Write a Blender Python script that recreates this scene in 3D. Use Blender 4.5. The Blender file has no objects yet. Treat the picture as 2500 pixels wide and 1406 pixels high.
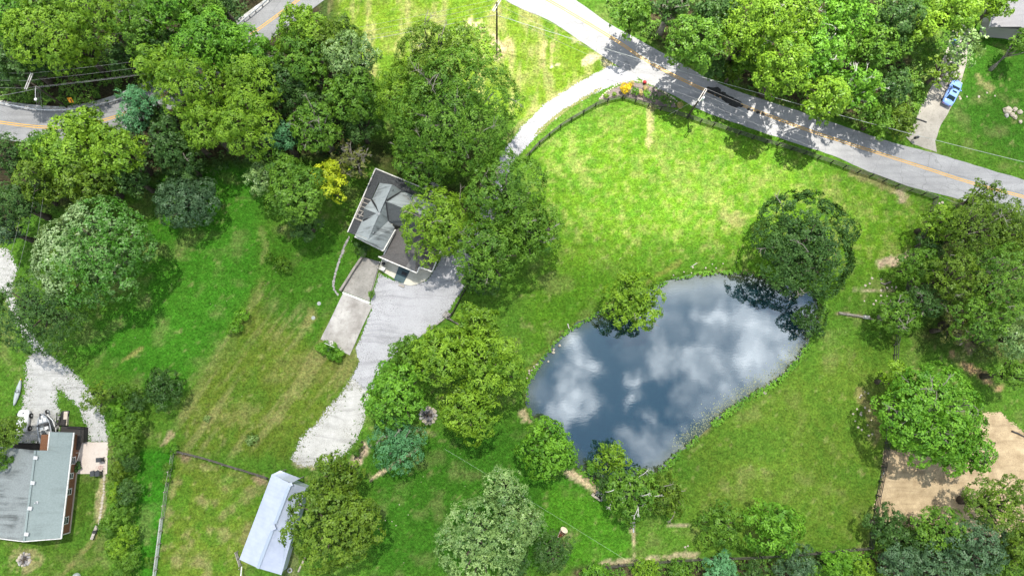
import bpy, math, random
import numpy as np
from mathutils import Vector, Matrix
from mathutils.geometry import tessellate_polygon

# ------------------------------------------------------------------ camera, sky, sun, exposure
SC = bpy.context.scene
COL = SC.collection
H = 105.0                                   # drone height in metres
FPX = 1667.0
NAD = np.array([-37.0, -267.0, -FPX]); NAD /= np.linalg.norm(NAD)
Zc = -NAD
Yc = np.array([0, 1.0, 0]) - Zc[1] * Zc; Yc /= np.linalg.norm(Yc)
Xc = np.cross(Yc, Zc)
R3 = np.array([Xc, Yc, Zc])                 # camera -> world

def P(u, v, z=0.0):
    w = R3 @ np.array([u - 1250.0, 703.0 - v, -FPX])
    t = (z - H) / w[2]
    return Vector((w[0] * t, w[1] * t, z))
def proj(x, y, z):                          # world -> photo pixel, vectorised
    d = np.stack([np.asarray(x, float), np.asarray(y, float), np.asarray(z, float) - H], -1) @ R3
    return 1250 - d[..., 0] / d[..., 2] * FPX, 703 + d[..., 1] / d[..., 2] * FPX
def mpp(u, v, z=0.0):
    return ((P(u + 5, v, z) - P(u - 5, v, z)).length) / 10

cam = bpy.data.cameras.new('camera'); cam.sensor_width = 36; cam.lens = FPX / 2500 * 36
cam.clip_end = 6000; cam.clip_start = 0.5
co = bpy.data.objects.new('camera', cam); COL.objects.link(co)
m = Matrix(((R3[0][0], R3[0][1], R3[0][2], 0), (R3[1][0], R3[1][1], R3[1][2], 0), (R3[2][0], R3[2][1], R3[2][2], H), (0, 0, 0, 1)))
co.matrix_world = m
SC.camera = co
SUN_EL = 72.0
sun = bpy.data.lights.new('sun', 'SUN'); sun.energy = 5.0; sun.angle = math.radians(0.5); sun.color = (1, .95, .86)
so = bpy.data.objects.new('sun', sun); COL.objects.link(so)
so.rotation_euler = (-math.radians(90 - SUN_EL), 0, 0); so.location = (0, 60, 250)
SC.view_settings.view_transform = 'Standard'; SC.view_settings.look = 'None'
SC.view_settings.exposure = 0.95; SC.view_settings.gamma = 1
SC.cycles.max_bounces = 8; SC.cycles.diffuse_bounces = 3; SC.cycles.transparent_max_bounces = 12
SC.cycles.caustics_reflective = False; SC.cycles.caustics_refractive = False
SC.cycles.use_denoising = True

# ------------------------------------------------------------------ node helper
class N:
    def __init__(s, tree): s.t = tree; s.t.nodes.clear()
    def n(s, typ, **kw):
        nd = s.t.nodes.new(typ)
        for k, v in kw.items():
            if k.startswith('i_'):
                k2 = k[2:]; k2 = int(k2) if k2.isdigit() else k2.replace('_', ' ')
                if isinstance(v, bpy.types.NodeSocket): s.t.links.new(v, nd.inputs[k2])
                else: nd.inputs[k2].default_value = v
            else: setattr(nd, k, v)
        return nd
    def math(s, op, a, b=0.0, c=0.0, clamp=False):
        return s.n('ShaderNodeMath', operation=op, i_0=a, i_1=b, i_2=c, use_clamp=clamp).outputs[0]
    def vmath(s, op, a, b=(0, 0, 0)):
        return s.n('ShaderNodeVectorMath', operation=op, i_0=a, i_1=b).outputs
    def noise(s, vec, scale, detail=3.0, rough=.55):
        return s.n('ShaderNodeTexNoise', i_Vector=vec, i_Scale=scale, i_Detail=detail, i_Roughness=rough).outputs['Fac']
    def ramp(s, f, a, b, c0=0.0, c1=1.0):
        return s.n('ShaderNodeMapRange', i_0=f, i_1=a, i_2=b, i_3=c0, i_4=c1, clamp=True).outputs[0]
    def mix(s, f, a, b, mode='MIX'):
        nd = s.t.nodes.new('ShaderNodeMix'); nd.data_type = 'RGBA'; nd.blend_type = mode
        for sock, v in ((nd.inputs[0], f), (nd.inputs[6], a), (nd.inputs[7], b)):
            if isinstance(v, bpy.types.NodeSocket): s.t.links.new(v, sock)
            elif isinstance(v, (int, float)): sock.default_value = v
            else: sock.default_value = (*v, 1) if len(v) == 3 else v
        return nd.outputs[2]
    def link(s, a, b): s.t.links.new(a, b)

# world: Nishita sky with broken cumulus drawn by direction
W = bpy.data.worlds.new('World'); SC.world = W; W.use_nodes = True
w = N(W.node_tree)
sky = w.n('ShaderNodeTexSky', sky_type='NISHITA', sun_disc=False, sun_elevation=math.radians(SUN_EL), sun_rotation=0.0)
gen = w.n('ShaderNodeTexCoord').outputs['Generated']
sep = w.n('ShaderNodeSeparateXYZ', i_0=gen)
zz = w.math('MAXIMUM', sep.outputs[2], 0.06)
px_ = w.math('DIVIDE', sep.outputs[0], zz); py_ = w.math('DIVIDE', sep.outputs[1], zz)
pv = w.n('ShaderNodeCombineXYZ', i_0=px_, i_1=py_).outputs[0]
wn = w.n('ShaderNodeTexNoise', i_Vector=pv, i_Scale=14.0, i_Detail=5.0, i_Roughness=.6).outputs['Color']
wob = w.vmath('SCALE', w.vmath('SUBTRACT', wn, (.5, .5, .5))[0]); wob[0].node.inputs['Scale'].default_value = .11
wn2 = w.n('ShaderNodeTexNoise', i_Vector=pv, i_Scale=34.0, i_Detail=5.0, i_Roughness=.65).outputs['Color']
wob2 = w.vmath('SCALE', w.vmath('SUBTRACT', wn2, (.5, .5, .5))[0]); wob2[0].node.inputs['Scale'].default_value = .05
pw = w.vmath('ADD', w.vmath('ADD', pv, wob[0])[0], wob2[0])[0]
CLOUDS = [(1745, 745, 62, 1), (1800, 770, 60, 1), (1850, 800, 70, 1), (1900, 800, 60, .9), (1955, 765, 50, .9), (1840, 880, 90, .9), (1760, 900, 60, .75),
          (1690, 880, 55, 1), (1620, 872, 50, .9), (1700, 940, 55, .8), (1770, 960, 60, .7), (1925, 870, 60, .9), (1880, 930, 55, .7), (1720, 830, 80, .4), (1600, 790, 110, .35), (1700, 1000, 50, .5),
          (1395, 845, 42, 1), (1415, 890, 48, 1), (1390, 940, 48, 1), (1405, 990, 55, 1), (1370, 1000, 45, .7), (1300, 950, 50, .3), (1545, 905, 26, .8), (1540, 962, 28, .8),
          (1600, 1020, 30, .5), (1560, 1070, 50, .7), (1640, 1085, 45, .7), (1610, 1120, 55, .8), (1580, 1150, 40, .7)]
acc = None
for (u, v, r, s_) in CLOUDS:
    c = P(u, v, -0.35); rr = r * .86 * mpp(u, v) / H
    d = w.vmath('DISTANCE', pw, (c.x / H, c.y / H, 0)); d = [o for o in d if o.name == 'Value'][0]
    f = w.ramp(d, rr * .15, rr * 1.35, s_, 0.0)
    acc = f if acc is None else w.math('MAXIMUM', acc, f)
far = w.noise(w.vmath('ADD', pv, (3.1, 1.7, 0))[0], 1.6, 6.0, .6)
rad = w.vmath('LENGTH', pv); rad = [o for o in rad if o.name == 'Value'][0]
farm = w.math('MULTIPLY', w.ramp(far, .47, .60), w.ramp(rad, .5, .75))
detail = w.ramp(w.noise(pw, 22.0, 6.0, .65), .25, .75, .35, 1.35)
cl = w.math('MAXIMUM', w.math('MULTIPLY', acc, detail, clamp=True), farm)
cshade = w.ramp(w.noise(pw, 9.0, 4.0), .35, .65, 0, 1)
ccol = w.mix(cshade, (7.5, 7.8, 8.2), (19.0, 19.0, 19.0))
dsky = w.mix(1.0, sky.outputs[0], (.34, .48, .54), 'MULTIPLY')
bg = w.n('ShaderNodeBackground', i_Color=w.mix(cl, dsky, ccol), i_Strength=.13)
wo = w.n('ShaderNodeOutputWorld'); w.link(bg.outputs[0], wo.inputs[0])

# ------------------------------------------------------------------ materials
MATS = {}
def mat(name, c1, c2=None, scale=1.5, rough=.75, spec=.3, metal=0.0, bump=0.0, bscale=8.0, detail=4.0, stretch=None, mid=(.35, .65)):
    if name in MATS: return MATS[name]
    M = bpy.data.materials.new(name); M.use_nodes = True; k = N(M.node_tree)
    pos = k.n('ShaderNodeNewGeometry').outputs['Position']
    if stretch: pos = k.n('ShaderNodeMapping', i_Vector=pos, i_Rotation=(0, 0, stretch[1]), i_Scale=stretch[0]).outputs[0]
    col = (*c1, 1)
    b = k.n('ShaderNodeBsdfPrincipled', i_Roughness=rough, i_Metallic=metal)
    b.inputs['Specular IOR Level'].default_value = spec
    if c2: k.link(k.mix(k.ramp(k.noise(pos, scale, detail, .6), *mid), c1, c2), b.inputs['Base Color'])
    else: b.inputs['Base Color'].default_value = col
    if bump:
        bp = k.n('ShaderNodeBump', i_Strength=bump, i_Distance=.05, i_Height=k.noise(pos, bscale, 4.0))
        k.link(bp.outputs[0], b.inputs['Normal'])
    o = k.n('ShaderNodeOutputMaterial'); k.link(b.outputs[0], o.inputs[0]); MATS[name] = M
    return M
def leaf_mat(name, a, b_, hi=.25, trans=.22, rough=.45):
    M = bpy.data.materials.new('leaf_' + name); M.use_nodes = True; k = N(M.node_tree)
    t = k.n('ShaderNodeAttribute', attribute_name='tint').outputs['Fac']
    pos = k.n('ShaderNodeNewGeometry').outputs['Position']
    t2 = k.math('ADD', t, k.ramp(k.noise(pos, .9, 2.0), .3, .7, -.22, .22), clamp=True)
    a = tuple(x * 1.14 for x in a); b_ = tuple(x * 1.14 for x in b_)
    c = k.mix(t2, a, b_)
    p = k.n('ShaderNodeBsdfPrincipled', i_Base_Color=c, i_Roughness=rough); p.inputs['Specular IOR Level'].default_value = hi
    tr = k.n('ShaderNodeBsdfTranslucent', i_Color=k.mix(1.0, c, (1.25, 1.2, .5), 'MULTIPLY'))
    mx = k.n('ShaderNodeMixShader', i_0=trans, i_1=p.outputs[0], i_2=tr.outputs[0])
    o = k.n('ShaderNodeOutputMaterial'); k.link(mx.outputs[0], o.inputs[0]); return M
SPEC = {
    'lime': leaf_mat('lime', (.070, .165, .012), (.245, .400, .028)),
    'green': leaf_mat('green', (.042, .120, .012), (.150, .285, .026)),
    'fresh': leaf_mat('fresh', (.048, .155, .012), (.185, .385, .030)),
    'dark': leaf_mat('dark', (.026, .074, .016), (.085, .170, .034)),
    'olive': leaf_mat('olive', (.044, .098, .011), (.165, .260, .022)),
    'teal': leaf_mat('teal', (.055, .180, .062), (.150, .345, .150)),
    'silver': leaf_mat('silver', (.050, .140, .024), (.290, .420, .130), .5, .2, .4),
    'slate':  leaf_mat('slate', (.030, .078, .030), (.100, .180, .078), .35, .2),
    'yellow': leaf_mat('yellow', (.200, .290, .012), (.520, .580, .028)),
    'linden': leaf_mat('linden', (.060, .185, .014), (.340, .430, .220), .4, .2, .4),
    'brown':  leaf_mat('brown', (.085, .105, .022), (.210, .230, .060)),
    'gold': leaf_mat('gold', (.42, .30, .008), (.66, .50, .015)),
    'straw':  leaf_mat('straw', (0.310, 0.255, 0.100), (0.651, 0.540, 0.250)),
}
M_bark = mat('bark', (.16, .14, .11), (.30, .28, .24), 3.0, .9, .1)
M_barkd = mat('bark_dark', (.06, .05, .04), (.12, .10, .08), 3.0, .9, .1)
M_birch = mat('bark_white', (.62, .60, .55), (.36, .34, .30), 2.0, .85, .15)

# ------------------------------------------------------------------ object helpers
def tag(o, label=None, cat=None, group=None, kind=None):
    if label: o['label'] = label
    if cat: o['category'] = cat
    if group: o['group'] = group
    if kind: o['kind'] = kind
    return o
def thing(name, label, cat, loc=(0, 0, 0), rz=0.0, group=None):
    o = bpy.data.objects.new(name, None); COL.objects.link(o); o.location = loc; o.rotation_euler = (0, 0, rz)
    o.empty_display_size = .3
    return tag(o, label, cat, group)
def mesh_obj(name, verts, faces, mt, parent=None, smooth=False):
    me = bpy.data.meshes.new(name); me.from_pydata([tuple(v) for v in verts], [], faces); me.update()
    if mt: me.materials.append(mt)
    if smooth: me.polygons.foreach_set('use_smooth', [True] * len(me.polygons))
    o = bpy.data.objects.new(name, me); COL.objects.link(o)
    if parent:
        o.parent = parent
    return o
def quad_mesh(name, V, mt, parent=None, attr=None):
    """V: (n,4,3) quads; attr: (n,) tint per face"""
    n = len(V); me = bpy.data.meshes.new(name)
    me.vertices.add(4 * n); me.vertices.foreach_set('co', np.ascontiguousarray(V, np.float32).ravel())
    me.loops.add(4 * n); me.loops.foreach_set('vertex_index', np.arange(4 * n, dtype=np.int32))
    me.polygons.add(n); me.polygons.foreach_set('loop_start', np.arange(0, 4 * n, 4, dtype=np.int32))
    me.update(calc_edges=True)
    if attr is not None:
        a = me.attributes.new('tint', 'FLOAT', 'FACE'); a.data.foreach_set('value', np.ascontiguousarray(attr, np.float32))
    me.materials.append(mt)
    o = bpy.data.objects.new(name, me); COL.objects.link(o)
    if parent: o.parent = parent
    return o
class MB:
    """collects shapes into one mesh"""
    def __init__(s): s.v = []; s.f = []
    def add(s, vs, fs):
        b = len(s.v); s.v += [Vector(v) for v in vs]; s.f += [tuple(b + i for i in f) for f in fs]; return s
    def box(s, c, size, rz=0.0, tilt=None):
        x, y, z = (a / 2 for a in size); mt = Matrix.Rotation(rz, 3, 'Z')
        if tilt is not None: mt = mt @ tilt
        vs = [Vector(c) + mt @ Vector((sx * x, sy * y, sz * z)) for sz in (-1, 1) for sy in (-1, 1) for sx in (-1, 1)]
        return s.add(vs, [(0, 2, 3, 1), (4, 5, 7, 6), (0, 1, 5, 4), (2, 6, 7, 3), (0, 4, 6, 2), (1, 3, 7, 5)])
    def bar(s, p, q, wd, ht):
        p = Vector(p); q = Vector(q); d = (q - p); L = d.length
        if L < 1e-5: return s
        d /= L; side = d.cross(Vector((0, 0, 1)))
        if side.length < 1e-4: side = Vector((1, 0, 0))
        side.normalize(); up = side.cross(d)
        vs = [b + side * (a * wd / 2) + up * (c * ht / 2) for b in (p, q) for c in (-1, 1) for a in (-1, 1)]
        return s.add(vs, [(0, 1, 3, 2), (4, 6, 7, 5), (0, 4, 5, 1), (2, 3, 7, 6), (0, 2, 6, 4), (1, 5, 7, 3)])
    def tube(s, pts, rad, n=6, cap=True):
        pts = [Vector(p) for p in pts]; b = len(s.v); K = len(pts)
        for i, p in enumerate(pts):
            d = (pts[min(i + 1, K - 1)] - pts[max(i - 1, 0)])
            d = d.normalized() if d.length > 1e-6 else Vector((0, 0, 1))
            a = d.cross(Vector((0, 0, 1)) if abs(d.z) < .9 else Vector((1, 0, 0))).normalized(); c = d.cross(a)
            r = rad[i] if hasattr(rad, '__len__') else rad
            s.v += [p + a * (r * math.cos(2 * math.pi * j / n)) + c * (r * math.sin(2 * math.pi * j / n)) for j in range(n)]
        for i in range(K - 1):
            for j in range(n):
                s.f.append((b + i * n + j, b + i * n + (j + 1) % n, b + (i + 1) * n + (j + 1) % n, b + (i + 1) * n + j))
        if cap: s.f.append(tuple(b + j for j in range(n))[::-1]); s.f.append(tuple(b + (K - 1) * n + j for j in range(n)))
        return s
    def prism(s, pts, z0, z1):
        """pts: xy outline (world), any winding"""
        pts = [Vector((p[0], p[1], 0)) for p in pts]; n = len(pts)
        ar = sum(pts[i].x * pts[(i + 1) % n].y - pts[(i + 1) % n].x * pts[i].y for i in range(n))
        if ar < 0: pts = pts[::-1]
        b = len(s.v); tri = tessellate_polygon([pts])
        s.v += [Vector((p.x, p.y, z1)) for p in pts] + [Vector((p.x, p.y, z0)) for p in pts]
        for t in tri:
            a0, a1, a2 = (pts[i] for i in t)
            t = t if (a1 - a0).cross(a2 - a0).z > 0 else t[::-1]
            s.f.append(tuple(b + i for i in t)); s.f.append(tuple(b + n + i for i in t[::-1]))
        for i in range(n): j = (i + 1) % n; s.f.append((b + n + i, b + n + j, b + j, b + i))
        return s
    def slab(s, pts, th):
        """3-D roof plane: top polygon with thickness th downward"""
        pts = [Vector(p) for p in pts]; n = len(pts)
        ar = sum(pts[i].x * pts[(i + 1) % n].y - pts[(i + 1) % n].x * pts[i].y for i in range(n))
        if ar < 0: pts = pts[::-1]
        b = len(s.v); s.v += pts + [p - Vector((0, 0, th)) for p in pts]
        flat = [Vector((p.x, p.y, 0)) for p in pts]
        for t in tessellate_polygon([flat]):
            a0, a1, a2 = (flat[i] for i in t); t = t if (a1 - a0).cross(a2 - a0).z > 0 else t[::-1]
            s.f.append(tuple(b + i for i in t)); s.f.append(tuple(b + n + i for i in t[::-1]))
        for i in range(n): j = (i + 1) % n; s.f.append((b + n + i, b + n + j, b + j, b + i))
        return s
    def lathe(s, c, prof, n=12):
        b = len(s.v); c = Vector(c)
        for (r, z) in prof: s.v += [c + Vector((r * math.cos(2 * math.pi * j / n), r * math.sin(2 * math.pi * j / n), z)) for j in range(n)]
        for i in range(len(prof) - 1):
            for j in range(n): s.f.append((b + i * n + j, b + i * n + (j + 1) % n, b + (i + 1) * n + (j + 1) % n, b + (i + 1) * n + j))
        s.f.append(tuple(b + (len(prof) - 1) * n + j for j in range(n)))
        return s
    def rock(s, c, r, rng, flat=.6):
        pts = []
        for zf, k in ((-.3, .8), (.25, 1.0), (.75, .72)):
            pts += [Vector(c) + Vector((r * k * math.cos(a) * rng.uniform(.75, 1.2), r * k * math.sin(a) * rng.uniform(.75, 1.2), r * flat * zf * rng.uniform(.8, 1.2)))
                    for a in (2 * math.pi * (j + rng.uniform(-.2, .2)) / 7 for j in range(7))]
        top = Vector(c) + Vector((0, 0, r * flat))
        fs = [(i * 7 + j, i * 7 + (j + 1) % 7, (i + 1) * 7 + (j + 1) % 7, (i + 1) * 7 + j) for i in range(2) for j in range(7)]
        fs += [(14 + j, 14 + (j + 1) % 7, 21) for j in range(7)]
        return s.add(pts + [top], fs)
    def build(s, name, mt, parent=None, smooth=False):
        vs = s.v
        if parent is not None:
            inv = Matrix.Translation(parent.location) @ Matrix.Rotation(parent.rotation_euler.z, 4, 'Z'); inv.invert()
            vs = [inv @ v for v in vs]          # world coordinates in, local to the parent out
        return mesh_obj(name, vs, s.f, mt, parent, smooth)
def copy_tree(o, parent=None):
    c = o.copy(); COL.objects.link(c); c.parent = parent
    for ch in list(o.children): copy_tree(ch, c)
    return c

# ------------------------------------------------------------------ numpy helpers
def vnoise(x, y, seed=0):
    xi = np.floor(x).astype(np.int64); yi = np.floor(y).astype(np.int64); fx = x - xi; fy = y - yi
    fx = fx * fx * (3 - 2 * fx); fy = fy * fy * (3 - 2 * fy)
    def h(a, b):
        n = (a * 374761393 + b * 668265263 + seed * 1274126177) & 0xffffffff
        n = ((n ^ (n >> 13)) * 1274126177) & 0xffffffff
        return ((n ^ (n >> 16)) & 0xffff) / 65535.0
    a = h(xi, yi); b = h(xi + 1, yi); c = h(xi, yi + 1); d = h(xi + 1, yi + 1)
    return (a * (1 - fx) + b * fx) * (1 - fy) + (c * (1 - fx) + d * fx) * fy
def fbm(x, y, sc, seed=0, oct=4):
    t = 0; a = .5; tot = 0
    for i in range(oct): t = t + a * vnoise(x * sc, y * sc, seed + i * 17); tot += a; a *= .5; sc *= 2.03
    return t / tot
def sdf(x, y, poly):
    """signed distance, positive inside"""
    poly = np.asarray(poly, float); d = np.full(x.shape, 1e18); ins = np.zeros(x.shape, bool); n = len(poly)
    for i in range(n):
        ax, ay = poly[i]; bx, by = poly[(i + 1) % n]; ex, ey = bx - ax, by - ay
        t = np.clip(((x - ax) * ex + (y - ay) * ey) / max(ex * ex + ey * ey, 1e-9), 0, 1)
        d = np.minimum(d, (x - ax - t * ex) ** 2 + (y - ay - t * ey) ** 2)
        c = (ay > y) != (by > y)
        if c.any(): ins ^= c & (x < (bx - ax) * (y - ay) / ((by - ay) if by != ay else 1e-9) + ax)
    return np.where(ins, 1, -1) * np.sqrt(d)
def seg(x, y, line):
    d = np.full(x.shape, 1e18)
    for (ax, ay), (bx, by) in zip(line[:-1], line[1:]):
        ex, ey = bx - ax, by - ay; t = np.clip(((x - ax) * ex + (y - ay) * ey) / (ex * ex + ey * ey), 0, 1)
        d = np.minimum(d, (x - ax - t * ex) ** 2 + (y - ay - t * ey) ** 2)
    return np.sqrt(d)
def sst(a, b, x): t = np.clip((x - a) / (b - a), 0, 1); return t * t * (3 - 2 * t)
def smooth(pts, k=6):
    """Catmull-Rom through pts"""
    out = []; p = [Vector(q) for q in pts]; n = len(p)
    for i in range(n - 1):
        a, b, c, d = p[max(i - 1, 0)], p[i], p[i + 1], p[min(i + 2, n - 1)]
        for j in range(k):
            t = j / k
            out.append(.5 * (2 * b + (c - a) * t + (2 * a - 5 * b + 4 * c - d) * t * t + (3 * b - a - 3 * c + d) * t ** 3))
    return out + [p[-1]]
# ------------------------------------------------------------------ ground, pond, roads
WZ = -0.35
POND = [(1286, 950), (1297, 925), (1315, 890), (1345, 850), (1380, 815), (1415, 790), (1450, 772), (1500, 750), (1560, 715), (1600, 700), (1640, 686), (1690, 675),
        (1740, 669), (1790, 668), (1850, 672), (1900, 688), (1940, 705), (1985, 716), (1998, 735), (1990, 770), (2000, 800), (1975, 826), (1955, 860), (1935, 890),
        (1900, 924), (1860, 947), (1800, 985), (1750, 1022), (1700, 1065), (1660, 1100), (1630, 1128), (1600, 1150), (1540, 1178), (1465, 1178), (1440, 1165), (1425, 1148),
        (1400, 1120), (1360, 1075), (1300, 1015), (1288, 985)]
PW = [tuple(P(u, v, WZ)[:2]) for u, v in POND]
GRAVEL = [(925, 668), (905, 740), (909, 752), (868, 850), (876, 884), (850, 935), (815, 985), (788, 1012), (735, 1070), (712, 1120), (745, 1135), (800, 1125), (850, 1105), (880, 1045), (900, 960), (935, 890),
          (985, 852), (1035, 815), (1086, 775), (1100, 750), (1140, 692), (1160, 640), (1195, 560), (1230, 470), (1250, 400), (1292, 352), (1342, 303), (1395, 262), (1450, 230), (1500, 208), (1560, 196),
          (1540, 165), (1488, 160), (1450, 182), (1395, 210), (1330, 255), (1275, 310), (1225, 375), (1205, 450), (1165, 530), (1115, 590), (1082, 610), (1062, 660), (1040, 684), (1010, 694), (992, 694)]
GRAVL = [(-20, 600), (20, 610), (40, 655), (30, 715), (55, 780), (95, 835), (120, 860), (165, 895), (215, 945), (250, 1000), (264, 1050), (262, 1082), (215, 1080), (212, 1040), (196, 1005), (160, 965), (143, 950),
         (140, 985), (148, 1040), (130, 1085), (30, 1085), (45, 1020), (60, 950), (62, 890), (80, 850), (45, 800), (10, 720), (-20, 700)]
DIRT = [(2160, 1092), (2210, 1100), (2290, 1120), (2370, 1050), (2400, 1010), (2440, 1004), (2480, 1040), (2520, 1060), (2520, 1260), (2440, 1330), (2300, 1300), (2215, 1290), (2170, 1280), (2135, 1245), (2150, 1180)]
xs = np.concatenate([-np.geomspace(1800, 96, 24), np.arange(-95, 95.1, .4), np.geomspace(96, 1800, 24)])
ys = np.concatenate([-np.geomspace(1800, 41, 24), np.arange(-40, 75.1, .4), np.geomspace(76, 1800, 24)])
GX, GY = np.meshgrid(xs, ys); nx, ny = len(xs), len(ys)
pd = sdf(GX, GY, PW)
pd += (fbm(GX, GY, .9, 5) - .5) * .8
GZ = np.where(pd > -1.2, -sst(-1.2, .1, pd) * .42 - sst(0, 4, pd) * 1.6, 0.0)
U, V = proj(GX, GY, np.zeros_like(GX))
C = lambda r, g, b: np.array([r, g, b])
K_ = .95
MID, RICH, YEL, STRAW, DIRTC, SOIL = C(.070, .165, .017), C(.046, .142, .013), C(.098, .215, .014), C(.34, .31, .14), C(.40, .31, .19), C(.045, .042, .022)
col = np.ones(GX.shape + (3,)) * MID
def lay(wt, c):
    global col
    col = col * (1 - wt[..., None]) + np.asarray(c) * wt[..., None]
def region(poly, c, soft, k=1.0, warp=30):
    wx = (fbm(GX, GY, .12, 41) - .5) * warp; wy = (fbm(GX, GY, .12, 77) - .5) * warp
    lay(sst(-soft, soft, sdf(U + wx, V + wy, poly)) * k, c)
region([(1290, 370), (1540, 250), (2290, 500), (2230, 640), (1990, 720), (1640, 670), (1400, 700), (1280, 560)], YEL, 70)                       # upper field
region([(760, -60), (1300, -20), (1500, 160), (1300, 300), (1180, 260), (820, 180)], C(.115, .205, .016), 20)                                   # triangle between the roads
region([(1290, 700), (1500, 640), (1800, 640), (1640, 680), (1420, 780), (1300, 860)], C(.070, .175, .012), 40)
region([(380, 380), (650, 380), (640, 700), (420, 990), (160, 850), (330, 700)], C(.038, .145, .010), 40)                                        # left lawn
region([(640, 700), (880, 800), (870, 960), (700, 1120), (430, 1100), (440, 1000)], C(.085, .140, .016), 25)                                     # mown slope
region([(640, 560), (900, 560), (790, 830), (870, 900), (640, 760)], C(.042, .128, .010), 30)
region([(430, 1105), (660, 1172), (590, 1420), (370, 1420)], C(.098, .165, .018), 10, 1, 8)                                                      # paddock
region([(330, 1100), (425, 1095), (380, 1420), (320, 1420)], C(.036, .165, .010), 12, 1, 10)                                                     # strip beside the paddock
region([(900, 1080), (1270, 1030), (1500, 1180), (1540, 1360), (900, 1420)], C(.036, .125, .010), 40)
region([(1340, 1180), (1450, 1200), (1560, 1360), (1400, 1390), (1310, 1290)], C(.058, .185, .012), 25)
region([(1680, 1100), (1960, 880), (2190, 820), (2130, 1330), (1700, 1350)], C(.088, .165, .018), 50)
region([(0, 1160), (250, 1160), (250, 1420), (0, 1420)], C(.060, .130, .014), 15)
region([(2300, 280), (2520, 420), (2520, 0), (2380, 60)], C(.042, .135, .012), 30)
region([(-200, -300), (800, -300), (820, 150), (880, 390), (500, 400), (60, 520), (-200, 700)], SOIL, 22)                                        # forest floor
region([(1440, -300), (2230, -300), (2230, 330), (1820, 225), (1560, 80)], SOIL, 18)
region([(2260, 500), (2520, 500), (2520, 900), (2240, 830)], C(.052, .080, .018), 30)
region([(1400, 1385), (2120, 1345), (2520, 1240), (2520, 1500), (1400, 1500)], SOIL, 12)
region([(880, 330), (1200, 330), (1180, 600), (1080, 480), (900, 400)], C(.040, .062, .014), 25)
n1 = fbm(GX, GY, .10, 3, 5); n2 = fbm(GX, GY, .35, 9, 5); n3 = fbm(GX, GY, 1.1, 21, 4)
near = (np.abs(GX) < 96) & (GY > -41) & (GY < 76)
inforest = sst(-15, 15, sdf(U, V, [(-200, -300), (800, -300), (820, 150), (880, 390), (500, 400), (60, 520), (-200, 700)]))
col *= (0.74 + .52 * n1)[..., None]
lay(sst(.55, .80, n2) * .26 * (1 - inforest), STRAW * .7)
lay(sst(.50, .25, n2) * .40, RICH)
lay(sst(.68, .82, n3) * .30 * (1 - inforest), STRAW)
field = sst(-40, 40, sdf(U, V, [(1290, 370), (1540, 250), (2290, 500), (2230, 660), (1640, 660), (1280, 560)]))
lay(sst(.50, .68, fbm(GX, GY, 1.2, 71, 5)) * .36 * field, C(.30, .32, .10))
lay(sst(.52, .34, fbm(GX, GY, .8, 72, 5)) * .5 * field, C(.06, .175, .014))
pad = sst(-10, 10, sdf(U, V, [(430, 1105), (660, 1172), (590, 1420), (370, 1420)]))
lay(sst(.48, .62, fbm(GX, GY, .5, 73, 5)) * .5 * pad, C(.055, .165, .012))
lay(sst(.55, .7, fbm(GX, GY, .6, 74, 5)) * .5 * pad, C(.25, .22, .10))
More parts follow.
